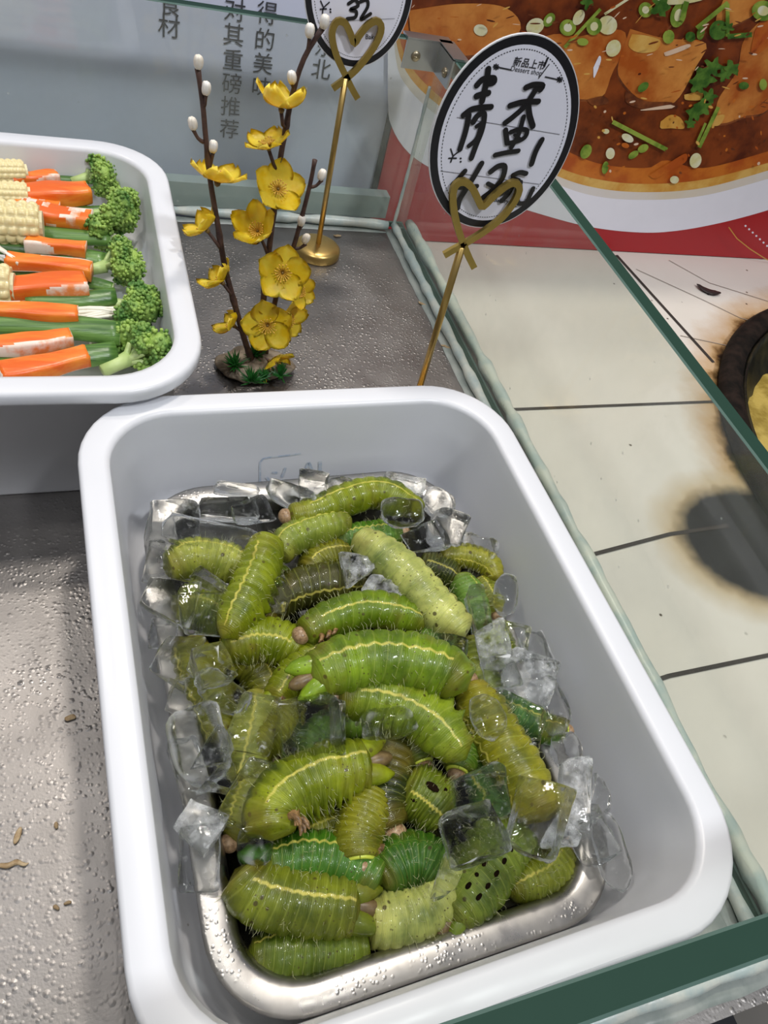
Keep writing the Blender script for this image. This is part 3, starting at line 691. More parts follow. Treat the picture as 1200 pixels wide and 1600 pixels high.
larva([(405, 1085), (398, 1130), (388, 1180), (372, 1225)], .0098, .0335, .2, (.33, .38, .06), 'yellow-green larva under the clear slab at left of the heap', False, False)
larva([(462, 1102), (440, 1132), (415, 1160), (395, 1180)], .0075, .0375, 2.4, OL, 'larva with brown ridged belly poking out beside the square ice slab', False, False, legs=1)
larva([(425, 1303), (425, 1270), (450, 1238), (495, 1212), (540, 1200), (572, 1192)], .0118, .0430, -.25, YG, 'plump yellow-green larva curled over the dark hollow, tail forked right', False, True, legs=1, pro=1.5, taper=(.75, .82))
larva([(612, 1296), (598, 1262), (602, 1215), (612, 1165), (618, 1135)], .0118, .0300, -.35, DK, 'very dark olive larva running up the centre of the heap', True, False)
larva([(660, 1192), (648, 1160), (640, 1130)], .0082, .033, 2.8, (.10, .22, .02), 'green larva with round tan head facing out, left of its neighbour head', True, False, collar=True)
larva([(714, 1205), (720, 1175), (728, 1140)], .0082, .0345, 2.8, (.12, .25, .02), 'green larva with round tan head facing out, beside the yellow spotted body', True, False, collar=True)
larva([(632, 1225), (665, 1245), (700, 1275)], .0118, .0325, .3, (.20, .28, .02), 'stubby yellow-green larva with black marks below the two tan heads', False, False, marks=[(5.5, -.3, .26), (8.0, -.4, .16), (3.2, .5, .12)])
larva([(561, 1345), (558, 1312), (568, 1275), (580, 1235)], .0098, .0360, 2.2, (.26, .28, .016), 'yellow-olive larva pointing its small brown face at the viewer', True, False, collar=True, taper=(.7, .7))
larva([(592, 1375), (560, 1358), (515, 1345), (470, 1342), (415, 1352)], .0106, .0300, .55, VG, 'vivid green larva lying left of the small brown face', False, True, taper=(.8, .7))
larva([(590, 1372), (620, 1350), (655, 1345), (690, 1365)], .0110, .0295, 2.6, (.05, .17, .012), 'deep green larva with brown legs right of the small brown face', False, False, legs=-1)
larva([(374, 1366), (395, 1388), (440, 1404), (500, 1414), (555, 1418)], .0116, .0310, -.15, (.20, .26, .018), 'long olive-green larva at lower left, tail forked against the pale one', False, True, taper=(.75, .82))
larva([(572, 1474), (530, 1484), (480, 1490), (430, 1494), (390, 1500)], .0100, .0205, .75, (.14, .22, .016), 'olive larva half in water along the near edge of the pan', False, False, legs=-1, taper=(.7, .6))
larva([(690, 1345), (685, 1390), (655, 1422), (615, 1436), (574, 1438)], .0110, .0250, -2.6, PA, 'creamy pale larva curved along the near edge of the pan', False, False, taper=(.7, .85))
larva([(815, 1300), (785, 1325), (755, 1370), (728, 1406), (704, 1436)], .0118, .0265, -2.7, (.20, .30, .03), 'belly-up green larva with paired black marks near the front corner', False, True, taper=(.75, .62), marks=[(s_, o_, .15) for s_ in (4.0, 5.4, 6.8, 8.2, 9.6) for o_ in (-.24, .24)])
larva([(882, 1330), (855, 1362), (820, 1380), (794, 1392)], .0088, .0230, .2, (.26, .32, .02), 'yellow-green larva with tan head in the near right corner', True, False, taper=(.7, .4))
larva([(733, 1072), (752, 1110), (785, 1165), (815, 1215), (845, 1275)], .0114, .0410, 1.0, (.33, .34, .02), 'yellowish bruised larva sloping down the right side of the heap', True, False, taper=(.62, .85))
larva([(882, 1142), (850, 1138), (805, 1118), (770, 1100)], .0070, .0360, .4, (.06, .20, .02), 'green larva nosing out to the right between ice plates', True, False, collar=True)
larva([(690, 868), (725, 868), (760, 880), (778, 905)], .0066, .0370, .6, (.34, .36, .03), 'thin yellow larva curling round at the upper right', False, False)
larva([(655, 880), (690, 893), (715, 905)], .0085, .0320, -.1, DK, 'dark brown stubby larva under the pale one at upper right', False, False)
larva([(718, 902), (735, 940), (745, 985)], .0085, .0330, -.6, (.16, .32, .05), 'speckled green larva right of the thick pale one', False, False)
larva([(775, 958), (762, 930), (748, 905)], .0065, .0320, .3, (.24, .28, .02), 'small olive larva against the right ice, its yellow end downward', True, False)
larva([(280, 955), (310, 952), (350, 962)], .0092, .0290, -.2, (.26, .34, .03), 'green larva under cracked flat ice at left', False, False)
larva([(478, 895), (505, 872), (545, 862)], .0088, .0300, -.2, OL, 'olive larva between the ribbed dark one and the far ones', False, False)
larva([(652, 1010), (680, 1000), (712, 1005)], .0088, .040, 1.2, (.14, .30, .03), 'green larva under clear ice right of the biggest one', False, False)
larva([(735, 1000), (748, 1050), (772, 1100)], .0092, .0290, .6, (.20, .26, .02), 'olive-green larva deep on the right behind the bruised one', False, False)
larva([(795, 1040), (778, 1015), (765, 985)], .0080, .0290, .6, (.26, .34, .02), 'yellow-green larva showing under ice on the right rim', False, False)
larva([(362, 1312), (380, 1290), (410, 1262)], .0080, .0250, .6, OL, 'olive larva with brown head at the left wall beside egg shaped ice', True, False)
larva([(470, 1310), (500, 1298), (545, 1282)], .0088, .0245, -.2, (.24, .27, .016), 'olive-yellow larva deep in the dark hollow', False, False)
larva([(520, 1130), (560, 1128), (600, 1142)], .0085, .0350, -.5, (.18, .33, .03), 'green larva with yellow line under the glinting ice', False, False)
larva([(735, 1195), (770, 1240), (765, 1290)], .0090, .0260, .6, (.08, .22, .02), 'dark green larva under the two clear cubes', False, False)
larva([(470, 1180), (500, 1150), (535, 1160)], .0080, .0270, .6, (.12, .26, .02), 'green larva under the square ice slab', False, False)

# ------------------------------------------------------------------ ice
def ice(px, py, z, w_, h_, d_, rot, shape, label, tilt=(0, 0), seed=0):
    p = at(px, py, z=z); k = (p - CAM).length / F
    sx, sy, sz = w_ * k * (1.08 if shape in ('block', 'wedge', 'shard', 'plate') else 1), h_ * k * (1.08 if shape in ('block', 'wedge', 'shard', 'plate') else 1), d_ * 1.6
    bm = bmesh.new(); rr = random.Random(seed + int(px * 7 + py)); so = Vector((rr.uniform(-50, 50), rr.uniform(-50, 50), rr.uniform(-50, 50)))
    facet = shape in ('block', 'wedge', 'shard', 'plate')
    if facet:                                   # broken piece: convex facets with small worn edges
        for sx_ in (-1, 1):
            for sy_ in (-1, 1):
                for sz_ in (-1, 1):
                    for j in range(2):
                        c = Vector((sx_ * rr.uniform(.5, 1), sy_ * rr.uniform(.5, 1), sz_ * rr.uniform(.5, 1)))
                        bm.verts.new(c)
        for j in range(5): bm.verts.new(Vector((rr.uniform(-.8, .8), rr.uniform(-.8, .8), rr.choice((-1.05, 1.05)))))
        h_ = bmesh.ops.convex_hull(bm, input=bm.verts)
        bmesh.ops.delete(bm, geom=list({v for v in h_['geom_interior'] if isinstance(v, bmesh.types.BMVert)} | {v for v in h_['geom_unused'] if isinstance(v, bmesh.types.BMVert)}), context='VERTS')
        bmesh.ops.dissolve_limit(bm, angle_limit=.22, verts=bm.verts, edges=bm.edges)
        bmesh.ops.bevel(bm, geom=list(bm.edges), offset=.25, segments=3, profile=.5, affect='EDGES', clamp_overlap=True)
        bmesh.ops.triangulate(bm, faces=bm.faces); bmesh.ops.subdivide_edges(bm, edges=[e_ for e_ in bm.edges if e_.calc_length() > .12], cuts=3)
        bmesh.ops.smooth_vert(bm, verts=bm.verts, factor=.5, use_axis_x=True, use_axis_y=True, use_axis_z=True)
        bmesh.ops.smooth_vert(bm, verts=bm.verts, factor=.4, use_axis_x=True, use_axis_y=True, use_axis_z=True)
    else:
        bmesh.ops.create_cube(bm, size=2); bmesh.ops.subdivide_edges(bm, edges=bm.edges, cuts=7, use_grid_fill=True)
    pw = {'block': 5.5, 'plate': 5, 'shell': 4, 'wedge': 5.5, 'egg': 2.6, 'shard': 4.5}[shape]
    for v in bm.verts:
        c = v.co.copy()
        if not facet: l = (abs(c.x) ** pw + abs(c.y) ** pw + abs(c.z) ** pw) ** (1 / pw); c = c / l
        x, y, q = c
        if shape == 'wedge': q *= .55 + .45 * x; y *= .85 + .2 * x
        if shape == 'shard': y *= .62 - .38 * x; x += .15 * y; q *= 1 - .3 * y
        if shape == 'shell': q = q + .95 * (x * x) - .45
        if shape == 'plate': q = q + .45 * (x * x) + .2 * y * x
        nv = noise.noise_vector(Vector((x, y, q)) * 1.3 + so) * (.5 if facet else 1)
        v.co = Vector((x + .20 * nv.x, y + .20 * nv.y, q + .25 * nv.z))
    cam_dir = (CAM - p).normalized(); n = (cam_dir + Vector((0, 0, .7))).normalized()
    a = math.radians(rot); xd = RIGHT * math.cos(a) - UP * math.sin(a)
    Mt = frame(n, xd) @ Matrix.Rotation(math.radians(tilt[0]), 4, 'X') @ Matrix.Rotation(math.radians(tilt[1]), 4, 'Y') @ Matrix.Diagonal((sx / 2, sy / 2, sz / 2, 1))
    bm.transform(Mt); bmesh.ops.recalc_face_normals(bm, faces=bm.faces)
    o = obj('ice_piece', bm, M_FROST if any(k_ in label for k_ in ('frost', 'milky', 'cloudy', 'crumpled', 'ridged', 'cracked ice')) else M_ICE, loc=p)
    for f in o.data.polygons: f.use_smooth = True; tag(o, label, 'ice', 'ice pieces among the larvae')
    return o
I = [
 (272, 818, .041, 78, 66, .013, 0, 'block', 'clear ice block on the back left corner of the pan'),
 (355, 797, .039, 95, 34, .008, -4, 'plate', 'long thin dark ice plate along the back rim'),
 (248, 876, .038, 46, 62, .010, 5, 'block', 'small ice block just below the back left corner block'),
 (264, 936, .043, 88, 82, .013, 20, 'wedge', 'large faceted ice wedge on the left rim'),
 (340, 838, .049, 150, 48, .005, 8, 'plate', 'long curved sheet of ice over the pale bruised larva'),
 (316, 957, .044, 76, 68, .005, -5, 'plate', 'cracked flat ice plate left of the long sloping larva'),
 (334, 912, .048, 68, 30, .006, 30, 'shard', 'slim ice shard under the pale bruised larva'),
 (256, 990, .036, 40, 42, .008, 0, 'block', 'small ice lump under the large faceted wedge'),
 (278, 1032, .040, 70, 84, .012, 15, 'wedge', 'grey ice wedge left of the strong edged cube'),
 (330, 1044, .050, 60, 58, .013, -25, 'block', 'square ice cube with strong white edges at left'),
 (348, 1082, .045, 84, 44, .004, 38, 'shell', 'thin curved ice rim just below the strong edged cube'),
 (290, 1092, .037, 54, 58, .009, 10, 'block', 'ice lump on the left rim below the grey wedge'),
 (393, 1133, .047, 68, 88, .008, 8, 'block', 'upright clear slab over the yellow-green larva at left'),
 (312, 1160, .041, 78, 108, .009, -20, 'shell', 'big curved ice shell on the left rim'),
 (340, 1170, .048, 42, 96, .006, 25, 'shard', 'pointed ice shard in front of the big curved shell'),
 (296, 1202, .036, 50, 92, .008, -22, 'plate', 'ice plate leaning on the tray below the curved shell'),
 (348, 1218, .041, 40, 72, .007, 40, 'shard', 'dark tipped ice sliver beside the pointed shard'),
 (392, 1240, .044, 64, 108, .005, 30, 'plate', 'leaf shaped ice sheet over the larva with dotted head'),
 (316, 1288, .037, 66, 66, .009, 35, 'wedge', 'ridged ice wedge on the lower left rim'),
 (400, 1320, .036, 50, 66, .010, -10, 'egg', 'egg shaped grey ice beside the left wall'),
 (312, 1342, .034, 58, 92, .003, -6, 'plate', 'thin ice film lowest on the left rim'),
 (370, 766, .040, 72, 18, .006, 4, 'plate', 'slim ice strip against the tray back wall'),
 (394, 800, .044, 66, 46, .010, -15, 'wedge', 'ice prism at the back beside the dark plate'),
 (456, 774, .044, 74, 34, .008, 18, 'shell', 'curled ice shell below the blue stamp'),
 (490, 762, .047, 48, 48, .012, 3, 'block', 'upright ice cube touching the blue stamp'),
 (533, 762, .042, 40, 34, .008, 0, 'egg', 'faint ice lump right of the stamp cube'),
 (628, 760, .042, 66, 32, .009, 5, 'block', 'frosted ice lump at the back right'),
 (686, 786, .043, 52, 46, .009, 30, 'egg', 'rounded ice lump against the back right tray wall'),
 (700, 825, .045, 56, 52, .010, 20, 'block', 'clear ice lump below the rounded one at back right'),
 (664, 842, .050, 64, 54, .009, -20, 'wedge', 'triangular ice wedge above the yellow curling larva'),
 (628, 800, .050, 66, 50, .006, 5, 'egg', 'clear ice bubble over the end of the farthest larva'),
 (748, 856, .041, 54, 40, .006, 15, 'shell', 'thin ice ring above the yellow curling larva'),
 (790, 930, .042, 36, 64, .005, 10, 'egg', 'oval ice disc against the right tray wall'),
 (747, 956, .047, 32, 72, .009, -8, 'block', 'narrow upright ice bar left of the oval disc'),
 (562, 884, .049, 60, 66, .005, -20, 'shard', 'frosty ice shard beside the middle of the pale larva'),
 (604, 924, .048, 78, 58, .008, 25, 'wedge', 'crumpled glittering ice just above the green larva with brown head'),
 (432, 936, .046, 46, 92, .006, 32, 'shard', 'sharp ice blade across the dark ribbed larva'),
 (770, 1008, .044, 50, 92, .009, -12, 'wedge', 'cracked ice wedge on the upper right rim'),
 (800, 1004, .040, 52, 56, .008, 20, 'plate', 'faint ice plate against the right tray wall'),
 (782, 1052, .046, 56, 50, .008, -10, 'block', 'ice chip at the tail end of the upper right wedge'),
 (824, 1062, .042, 78, 70, .011, 20, 'block', 'frosted white ice chunk on the right rim'),
 (858, 1104, .042, 52, 88, .009, -20, 'egg', 'clear rounded ice beside the nosing green larva'),
 (806, 1132, .046, 86, 82, .005, 25, 'plate', 'dark flat ice plate over the bruised larva side'),
 (762, 1120, .0535, 48, 66, .004, -25, 'egg', 'oval ice film on the bruised larva'),
 (884, 1172, .040, 44, 50, .009, 0, 'egg', 'ice drop just below the tan nose at right'),
 (900, 1238, .043, 50, 96, .010, 8, 'block', 'tall milky ice bar on the right rim'),
 (938, 1252, .042, 26, 86, .006, 15, 'shard', 'slim ice blade leaning on the right tray wall'),
 (956, 1332, .037, 46, 96, .005, -8, 'egg', 'flat ice plate by the near right pan corner'),
 (838, 1278, .051, 78, 106, .008, 25, 'plate', 'big bright edged ice slab over the bruised larva end'),
 (880, 1302, .045, 46, 66, .006, 30, 'shard', 'cloudy ice shard behind the big bright edged slab'),
 (748, 1240, .048, 82, 70, .013, -8, 'block', 'upper of two big cubes over the dark green larva'),
 (736, 1306, .050, 90, 78, .014, -22, 'block', 'lower of two big cubes over the belly-up larva'),
 (702, 1368, .042, 30, 92, .004, 20, 'shard', 'thin ice spike below the lower big cube'),
 (482, 1142, .050, 92, 102, .011, -6, 'block', 'square clear slab in the middle of the heap'),
 (526, 1140, .049, 26, 82, .009, -5, 'block', 'narrow ice strip right of the square slab'),
 (606, 1130, .053, 86, 46, .008, -8, 'egg', 'glinting ice bubble under the tucked green larva'),
 (690, 1010, .0535, 78, 52, .008, 20, 'wedge', 'ice wedge at the right end of the biggest larva'),
 (925, 1310, .035, 60, 66, .005, -30, 'plate', 'clear sheet on the near right pan rim'),
 (835, 1020, .040, 44, 60, .007, -15, 'shell', 'upturned ice flake high on the right tray wall'),
]
for a in I: ice(*a)

# ------------------------------------------------------------------ vegetables
M_CRAB = mottled('crab stick', (.74, .12, .008), (.86, .27, .03), 60, .35, bump=.15, bs=200, stretch=(.35, 2., 2.)); M_CRABW = mottled('crab stick flesh', (.84, .70, .60), (.80, .24, .06), 70, .4, .45, .6)
M_CUKE = mottled('cucumber skin', (.045, .12, .02), (.14, .27, .06), 60, .32, bump=.15, stretch=(.12, 4., 4.)); M_CUKEF = mottled('cucumber flesh', (.42, .55, .22), (.58, .66, .38), 60, .4)
M_CORN = plain('corn kernels', (.78, .66, .34), .3, var=.1, Coat_Weight=.3); M_COB = plain('corn cob', (.72, .66, .42), .6)
M_ENOKI = plain('enoki', (.82, .78, .66), .45)
M_BROC = mottled('broccoli buds', (.07, .19, .03), (.34, .50, .10), 75, .6, .38, .62, bump=.5, bs=900); M_BSTEM = mottled('broccoli stem', (.36, .50, .16), (.48, .60, .24), 40, .45)
def vframe(px, py, z, ang, roll=0):
    p = at(px, py, z=z); a = math.radians(ang)
    q = at(px + 10 * math.cos(a), py + 10 * math.sin(a), z=z); x = (q - p).normalized()
    return Matrix.Translation(p) @ frame(Vector((0, 0, 1)), x) @ Matrix.Rotation(math.radians(roll), 4, 'X'), (p - CAM).length / F
def crab(px, py, z, L, W, ang, label, seed, white=.3, roll=0):
    M_, k = vframe(px, py, z, ang, roll); l, w_ = L * k * 1.02, W * k * 1.05; hgt = max(.008, w_ * .75); bm = bmesh.new(); rr = random.Random(seed)
    n = 22; rings = []
    for i in range(n):
        u = i / (n - 1); x = (u - .5) * l; s = 1 - .10 * math.sin(u * 5 + seed); bend = .0015 * math.sin(u * PI + seed); zz = .0010 * noise.noise(Vector((u * 3, seed, 0)))
        ring = []
        for kk in range(20):
            a = 2 * PI * kk / 20; c, sn = math.cos(a), math.sin(a); pw = .45
            ring.append(M_ @ Vector((x + (.0008 * noise.noise(Vector((kk * .9, seed, i))) if i in (0, n - 1) else 0), bend + math.copysign(abs(c) ** pw, c) * w_ / 2 * s, zz + math.copysign(abs(sn) ** pw, sn) * hgt / 2 * s)))
        rings.append(ring)
    loft(bm, rings, 0, True, True); bm.faces.ensure_lookup_table(); bmesh.ops.recalc_face_normals(bm, faces=bm.faces)
    side = 1 if seed % 2 else -1
    for f in bm.faces:
        lc = M_.inverted() @ f.calc_center_median()
        if len(f.verts) > 4 or lc.z < -hgt * .28 or (white > .5 and noise.noise(lc * 130 + Vector((seed, 0, 0))) > .05) or (lc.y * side < -w_ * .42): f.material_index = 1
    o = centre(obj('crab_stick', bm, [M_CRAB, M_CRABW])); tag(o, label, 'crab stick', 'crab sticks in the vegetable tray')
def cuke(px, py, z, L, W, ang, label, seed, pale=False, roll=0):
    M_, k = vframe(px, py, z, ang, roll); l, w_ = L * k, W * k * 1.05; bm = bmesh.new()
    prof = []
    for i in range(13):
        a = PI * i / 12; prof.append((-math.cos(a) * w_ / 2, math.sin(a) * w_ * .42))
    prof += [(w_ * .3, -w_ * .12), (0, -w_ * .18), (-w_ * .3, -w_ * .12)]
    n = 14; rings = []
    for i in range(n):
        u = i / (n - 1); x = (u - .5) * l; b = .002 * math.sin(u * PI) * (1 if seed % 2 else -1)
        rings.append([M_ @ Vector((x, y * (1 - .12 * (u - .5)) + b, zz)) for y, zz in prof])
    loft(bm, rings, 0, True, True); bm.faces.ensure_lookup_table()
    bmesh.ops.recalc_face_normals(bm, faces=bm.faces)
    for f in bm.faces:
        lc = M_.inverted() @ f.calc_center_median()
        if len(f.verts) > 4 or lc.z < -.0001 or pale: f.material_index = 1
    o = centre(obj('cucumber_stick', bm, [M_CUKE, M_CUKEF])); tag(o, label, 'cucumber', 'cucumber sticks in the vegetable tray')
def broccoli(stem_px, crown_px, z, R, label, seed, wide=1.2):
    p0 = at(*stem_px, z=z - .004); p1 = at(*crown_px, z=z); d = (p1 - p0); L = d.length; d.normalize(); rr = random.Random(seed)
    bm = bmesh.new()
    tube(bm, [p0, p0 + d * L * .3, p0 + d * L * .6], [R * .20, R * .21, R * .25], 10)
    tips = []
    for k in range(11):
        q = p1 + Vector((rr.uniform(-1, 1), rr.uniform(-1, 1), rr.uniform(-.3, .8))).normalized() * R * .55; tips.append(q); tube(bm, [p0 + d * L * .45, p0 + d * L * .7 + (q - p1) * .35, q], [R * .14, R * .11, R * .08], 7)
    root = obj('broccoli_floret', bm, M_BSTEM); tag(root, label, 'broccoli', 'broccoli florets in the vegetable tray')
    bm = bmesh.new(); sd_ = d.cross(Vector((0, 0, 1))).normalized()
    lobes = [(p1 + d * R * .25, R * .62)]
    for k in range(9):
        a = 2 * PI * k / 9 + rr.uniform(-.3, .3); e_ = rr.uniform(.55, .8)
        lobes.append((p1 + sd_ * math.cos(a) * R * e_ * wide + Vector((0, 0, 1)) * math.sin(a) * R * e_ * .8 + d * R * rr.uniform(-.25, .25), R * rr.uniform(.34, .48)))
    for c_, q_r in lobes:
        o_ = (c_ - p1 + d * R * .3).normalized()
        for k in range(95):
            v = Vector((rr.gauss(0, 1), rr.gauss(0, 1), rr.gauss(0, 1))).normalized()
            if v.dot(o_) < -.15 and v.z < .2: continue
            blob(bm, c_ + v * q_r * rr.uniform(.88, 1.06), R * rr.uniform(.055, .085), None, 1)
        blob(bm, c_, q_r * .86, None, 2)
    obj('crown', bm, M_BROC, root)
    return root
def corn(px, py, z, L, D, ang, label):
    M_, k = vframe(px, py, z, ang); l, r = L * k, D * k / 2; bm = bmesh.new(); rows = 14; nx = 40; nk = max(3, round(l / (r * .42))); rings = []
    for i in range(nx + 1):
        u = i / nx; x = (u - .5) * l; ring = []
        for kk in range(rows * 6):
            a = 2 * PI * kk / (rows * 6); rw = math.floor(a / (2 * PI) * rows)
            c1 = abs(math.sin(a * rows / 2)); c2 = abs(math.sin(PI * (u * nk + .25 * (rw % 2))))
            h = (c1 ** .5) * (c2 ** .5); e = 1 - .10 * (abs(2 * u - 1) ** 6)
            rr = r * (.86 + .14 * h) * e; ring.append(M_ @ Vector((x, rr * math.cos(a), rr * math.sin(a))))
        rings.append(ring)
    loft(bm, rings, 0, True, True)
    o = centre(obj('corn_piece', bm, M_CORN)); tag(o, label, 'corn', 'corn pieces in the vegetable tray')
    b = bmesh.new(); tube(b, [M_ @ Vector((l / 2 - .001, 0, 0)), M_ @ Vector((l / 2 + .0015, 0, 0))], r * .62, 16); obj('cob_core', b, M_COB, o, smooth=False)
def enoki(px, py, z, L, W, ang, label, seed, n=26):
    M_, k = vframe(px, py, z, ang); l, w_ = L * k, W * k; rr = random.Random(seed); bm = bmesh.new()
    for i in range(n):
        y0, y1, z0 = rr.uniform(-.3, .3) * w_, rr.uniform(-.5, .5) * w_, rr.uniform(-.0035, .0035)
        P = [M_ @ Vector((-l / 2 + rr.uniform(0, .1) * l, y1, z0)), M_ @ Vector((0, (y0 + y1) / 2 + rr.uniform(-.001, .001), z0 + .001)), M_ @ Vector((l / 2, y0, z0 * .6))]
        tube(bm, spline(P, 6), .0009, 6); blob(bm, P[0], .0016, None, 1)
    o = centre(obj('enoki_bunch', bm, M_ENOKI)); tag(o, label, 'mushroom', 'enoki bunches in the vegetable tray')
ZV = .066
cuke(96, 287, ZV - .001, 66, 18, 1, 'short cucumber stick behind the upper crab sticks', 1)
cuke(136, 329, ZV - .003, 56, 18, 1, 'cucumber stub behind the mottled white crab stick', 2)
cuke(134, 350, ZV - .004, 48, 24, 0, 'pale celery green stick right of the mottled crab stick', 3, True)
cuke(106, 369, ZV - .002, 112, 28, 6, 'cucumber stick right under the biggest corn piece', 4)
cuke(74, 398, ZV - .003, 152, 30, 8, 'dark cucumber stick under the thin flaked crab stick', 5)
cuke(44, 424, ZV - .004, 100, 24, 10, 'dark cucumber stick behind the wide orange crab stick', 6)
cuke(142, 447, ZV - .004, 60, 22, 10, 'small cucumber end beside the second broccoli floret', 7)
cuke(112, 469, ZV - .001, 118, 32, -3, 'cucumber stick beneath the wide orange crab stick', 8)
cuke(84, 516, ZV - .001, 178, 44, 5, 'longest wide cucumber stick in the vegetable tray', 9)
cuke(80, 562, ZV - .003, 176, 40, -5, 'cucumber stick at the near rim under the front crab stick', 10)
enoki(12, 403, ZV + .004, 46, 14, 30, 'few loose enoki stems by the left frame above the thin crab stick', 1, 7)
enoki(18, 462, ZV, 48, 40, -25, 'enoki bunch left of the wide orange crab stick', 2)
enoki(148, 495, ZV - .003, 92, 32, -6, 'white enoki bunch between the two middle broccoli florets', 3, 34)
enoki(172, 533, ZV - .004, 50, 22, 0, 'enoki tips right of the longest cucumber', 4, 16)
enoki(168, 374, ZV - .004, 44, 10, 8, 'thin enoki bundle under the second broccoli crown', 5, 10)
crab(55, 281, ZV + .003, 56, 18, -8, 'farthest small crab stick beside the top corn piece', 1)
crab(78, 304, ZV + .005, 98, 31, -5, 'second crab stick from the back, smooth orange', 2)
crab(60, 322, ZV + .004, 52, 18, 6, 'torn crab stick wedged between corn and smooth orange one', 3, .8)
crab(90, 338, ZV + .005, 84, 32, 10, 'fat mottled orange and white crab stick', 4, .9)
crab(88, 386, ZV + .004, 74, 19, 8, 'slim crab stick under the biggest corn piece', 5)
crab(78, 416, ZV + .004, 106, 24, 8, 'thin flaked crab stick with tapering left end', 6)
crab(72, 450, ZV + .005, 102, 36, -5, 'wide orange crab stick with white corner', 7)
crab(60, 489, ZV + .006, 100, 27, 1, 'orange crab stick lying over the white enoki bunch', 8)
crab(52, 534, ZV + .007, 98, 28, -8, 'crab stick on top of the longest cucumber', 9, .3)
crab(70, 570, ZV + .006, 116, 33, -11, 'frontmost crab stick against the near rim', 10)
corn(6, 270, ZV + .006, 50, 34, 0, 'farthest corn piece at the left frame edge')
corn(10, 305, ZV + .006, 52, 36, 2, 'middle corn piece between the two others')
corn(22, 350, ZV + .008, 64, 62, 4, 'biggest corn piece above the slim crab stick')
corn(-8, 447, ZV + .006, 42, 62, 4, 'corn piece cut by the left frame edge')
broccoli((112, 285), (158, 272), ZV + .004, .0150, 'farthest broccoli floret with leggy pale stem', 1)
broccoli((130, 335), (178, 338), ZV + .003, .0160, 'broad broccoli floret against the right tray wall', 2, 1.7)
broccoli((128, 425), (190, 410), ZV + .002, .0145, 'broccoli floret with long pale stem, third from back', 3)
broccoli((165, 472), (217, 482), ZV + .000, .0150, 'broccoli floret above the white enoki bunch end', 4)
broccoli((160, 580), (226, 548), ZV - .001, .0168, 'nearest broccoli floret in the tray corner', 5)

# ------------------------------------------------------------------ price signs
M_CARD = [plain('card black rim', (.010, .010, .014), .35), plain('card white', (.86, .86, .97), .35, var=.02), plain('card black print', (.02, .02, .025), .5), plain('card paper edge', (.7, .7, .72), .5)]
M_MARK = plain('marker ink', (.014, .013, .015), .28, var=.3, scale=200)
def ribbon(bm, P, wd, n, mi=0):
    P = spline(P, max(6, len(P) * 5)) if len(P) > 2 else [P[0].lerp(P[1], k / 5) for k in range(6)]
    prev = None
    for i, p in enumerate(P):
        t = (P[min(i + 1, len(P) - 1)] - P[max(i - 1, 0)]).normalized(); s = t.cross(n) * wd / 2
        cur = (bm.verts.new(p - s), bm.verts.new(p + s))
        if prev: bm.faces.new((prev[0], cur[0], cur[1], prev[1])).material_index = mi
        prev = cur
    for p in (P[0], P[-1]):
        x = n.orthogonal().normalized(); y = n.cross(x)
        bm.faces.new([bm.verts.new(p + n * .00001 + (x * math.cos(a) + y * math.sin(a)) * wd * .5) for a in (2 * PI * k / 10 for k in range(10))]).material_index = mi
def card(cx, cz, y, a, b, lean, label):
    bm = bmesh.new(); ca, sa = math.cos(lean), math.sin(lean)
    def el(s, yy, off=0): return [Vector((cx + (a - s) * math.cos(t) * ca - (b - s) * math.sin(t) * -sa * -1, yy, cz + (a - s) * math.cos(t) * sa + (b - s) * math.sin(t) * ca)) for t in (2 * PI * k / 72 for k in range(72))]
    loft(bm, [el(0, y), el(0, y + .0012)], 3, True, True)
    for f in bm.faces: f.material_index = 3
    def disc(s, yy, mi):
        f = bm.faces.new([bm.verts.new(p) for p in el(s, yy)]); f.material_index = mi; f.normal_update()
        if f.normal.y > 0: f.normal_flip()
    disc(.0005, y - .0001, 0); disc(.0044, y - .0002, 1)
    for k in range(150):
        t = 2 * PI * k / 150; p = []
        for s, dt in ((.0061, -.012), (.0061, .012), (.0065, .012), (.0065, -.012)):
            tt = t + dt; p.append(Vector((cx + (a - s) * math.cos(tt) * ca - (b - s) * math.sin(tt) * sa, y - .0003, cz + (a - s) * math.cos(tt) * sa + (b - s) * math.sin(tt) * ca)))
        bm.faces.new([bm.verts.new(v) for v in p]).material_index = 2
    o = obj('price_card', bm, M_CARD, smooth=False); tag(o, label, 'price card'); return o
NY = Vector((0, -1, 0))
def txt(parent, name, items, y):
    bm = bmesh.new()
    for body, (x0, y0_), (x1, y1_), size, bold in items:
        p0, p1 = at(x0, y0_, y=y), at(x1, y1_, y=y); X = (p1 - p0).normalized(); Y = Vector((X.z * -1, 0, X.x)); Y = Vector((-X.z, 0, X.x))
        merge(bm, text_mesh(body, size, (p0 + p1) / 2, X, Y, None, '', None, bold, thick=0))
    return obj(name, bm, M_CARD[2], parent, smooth=False)
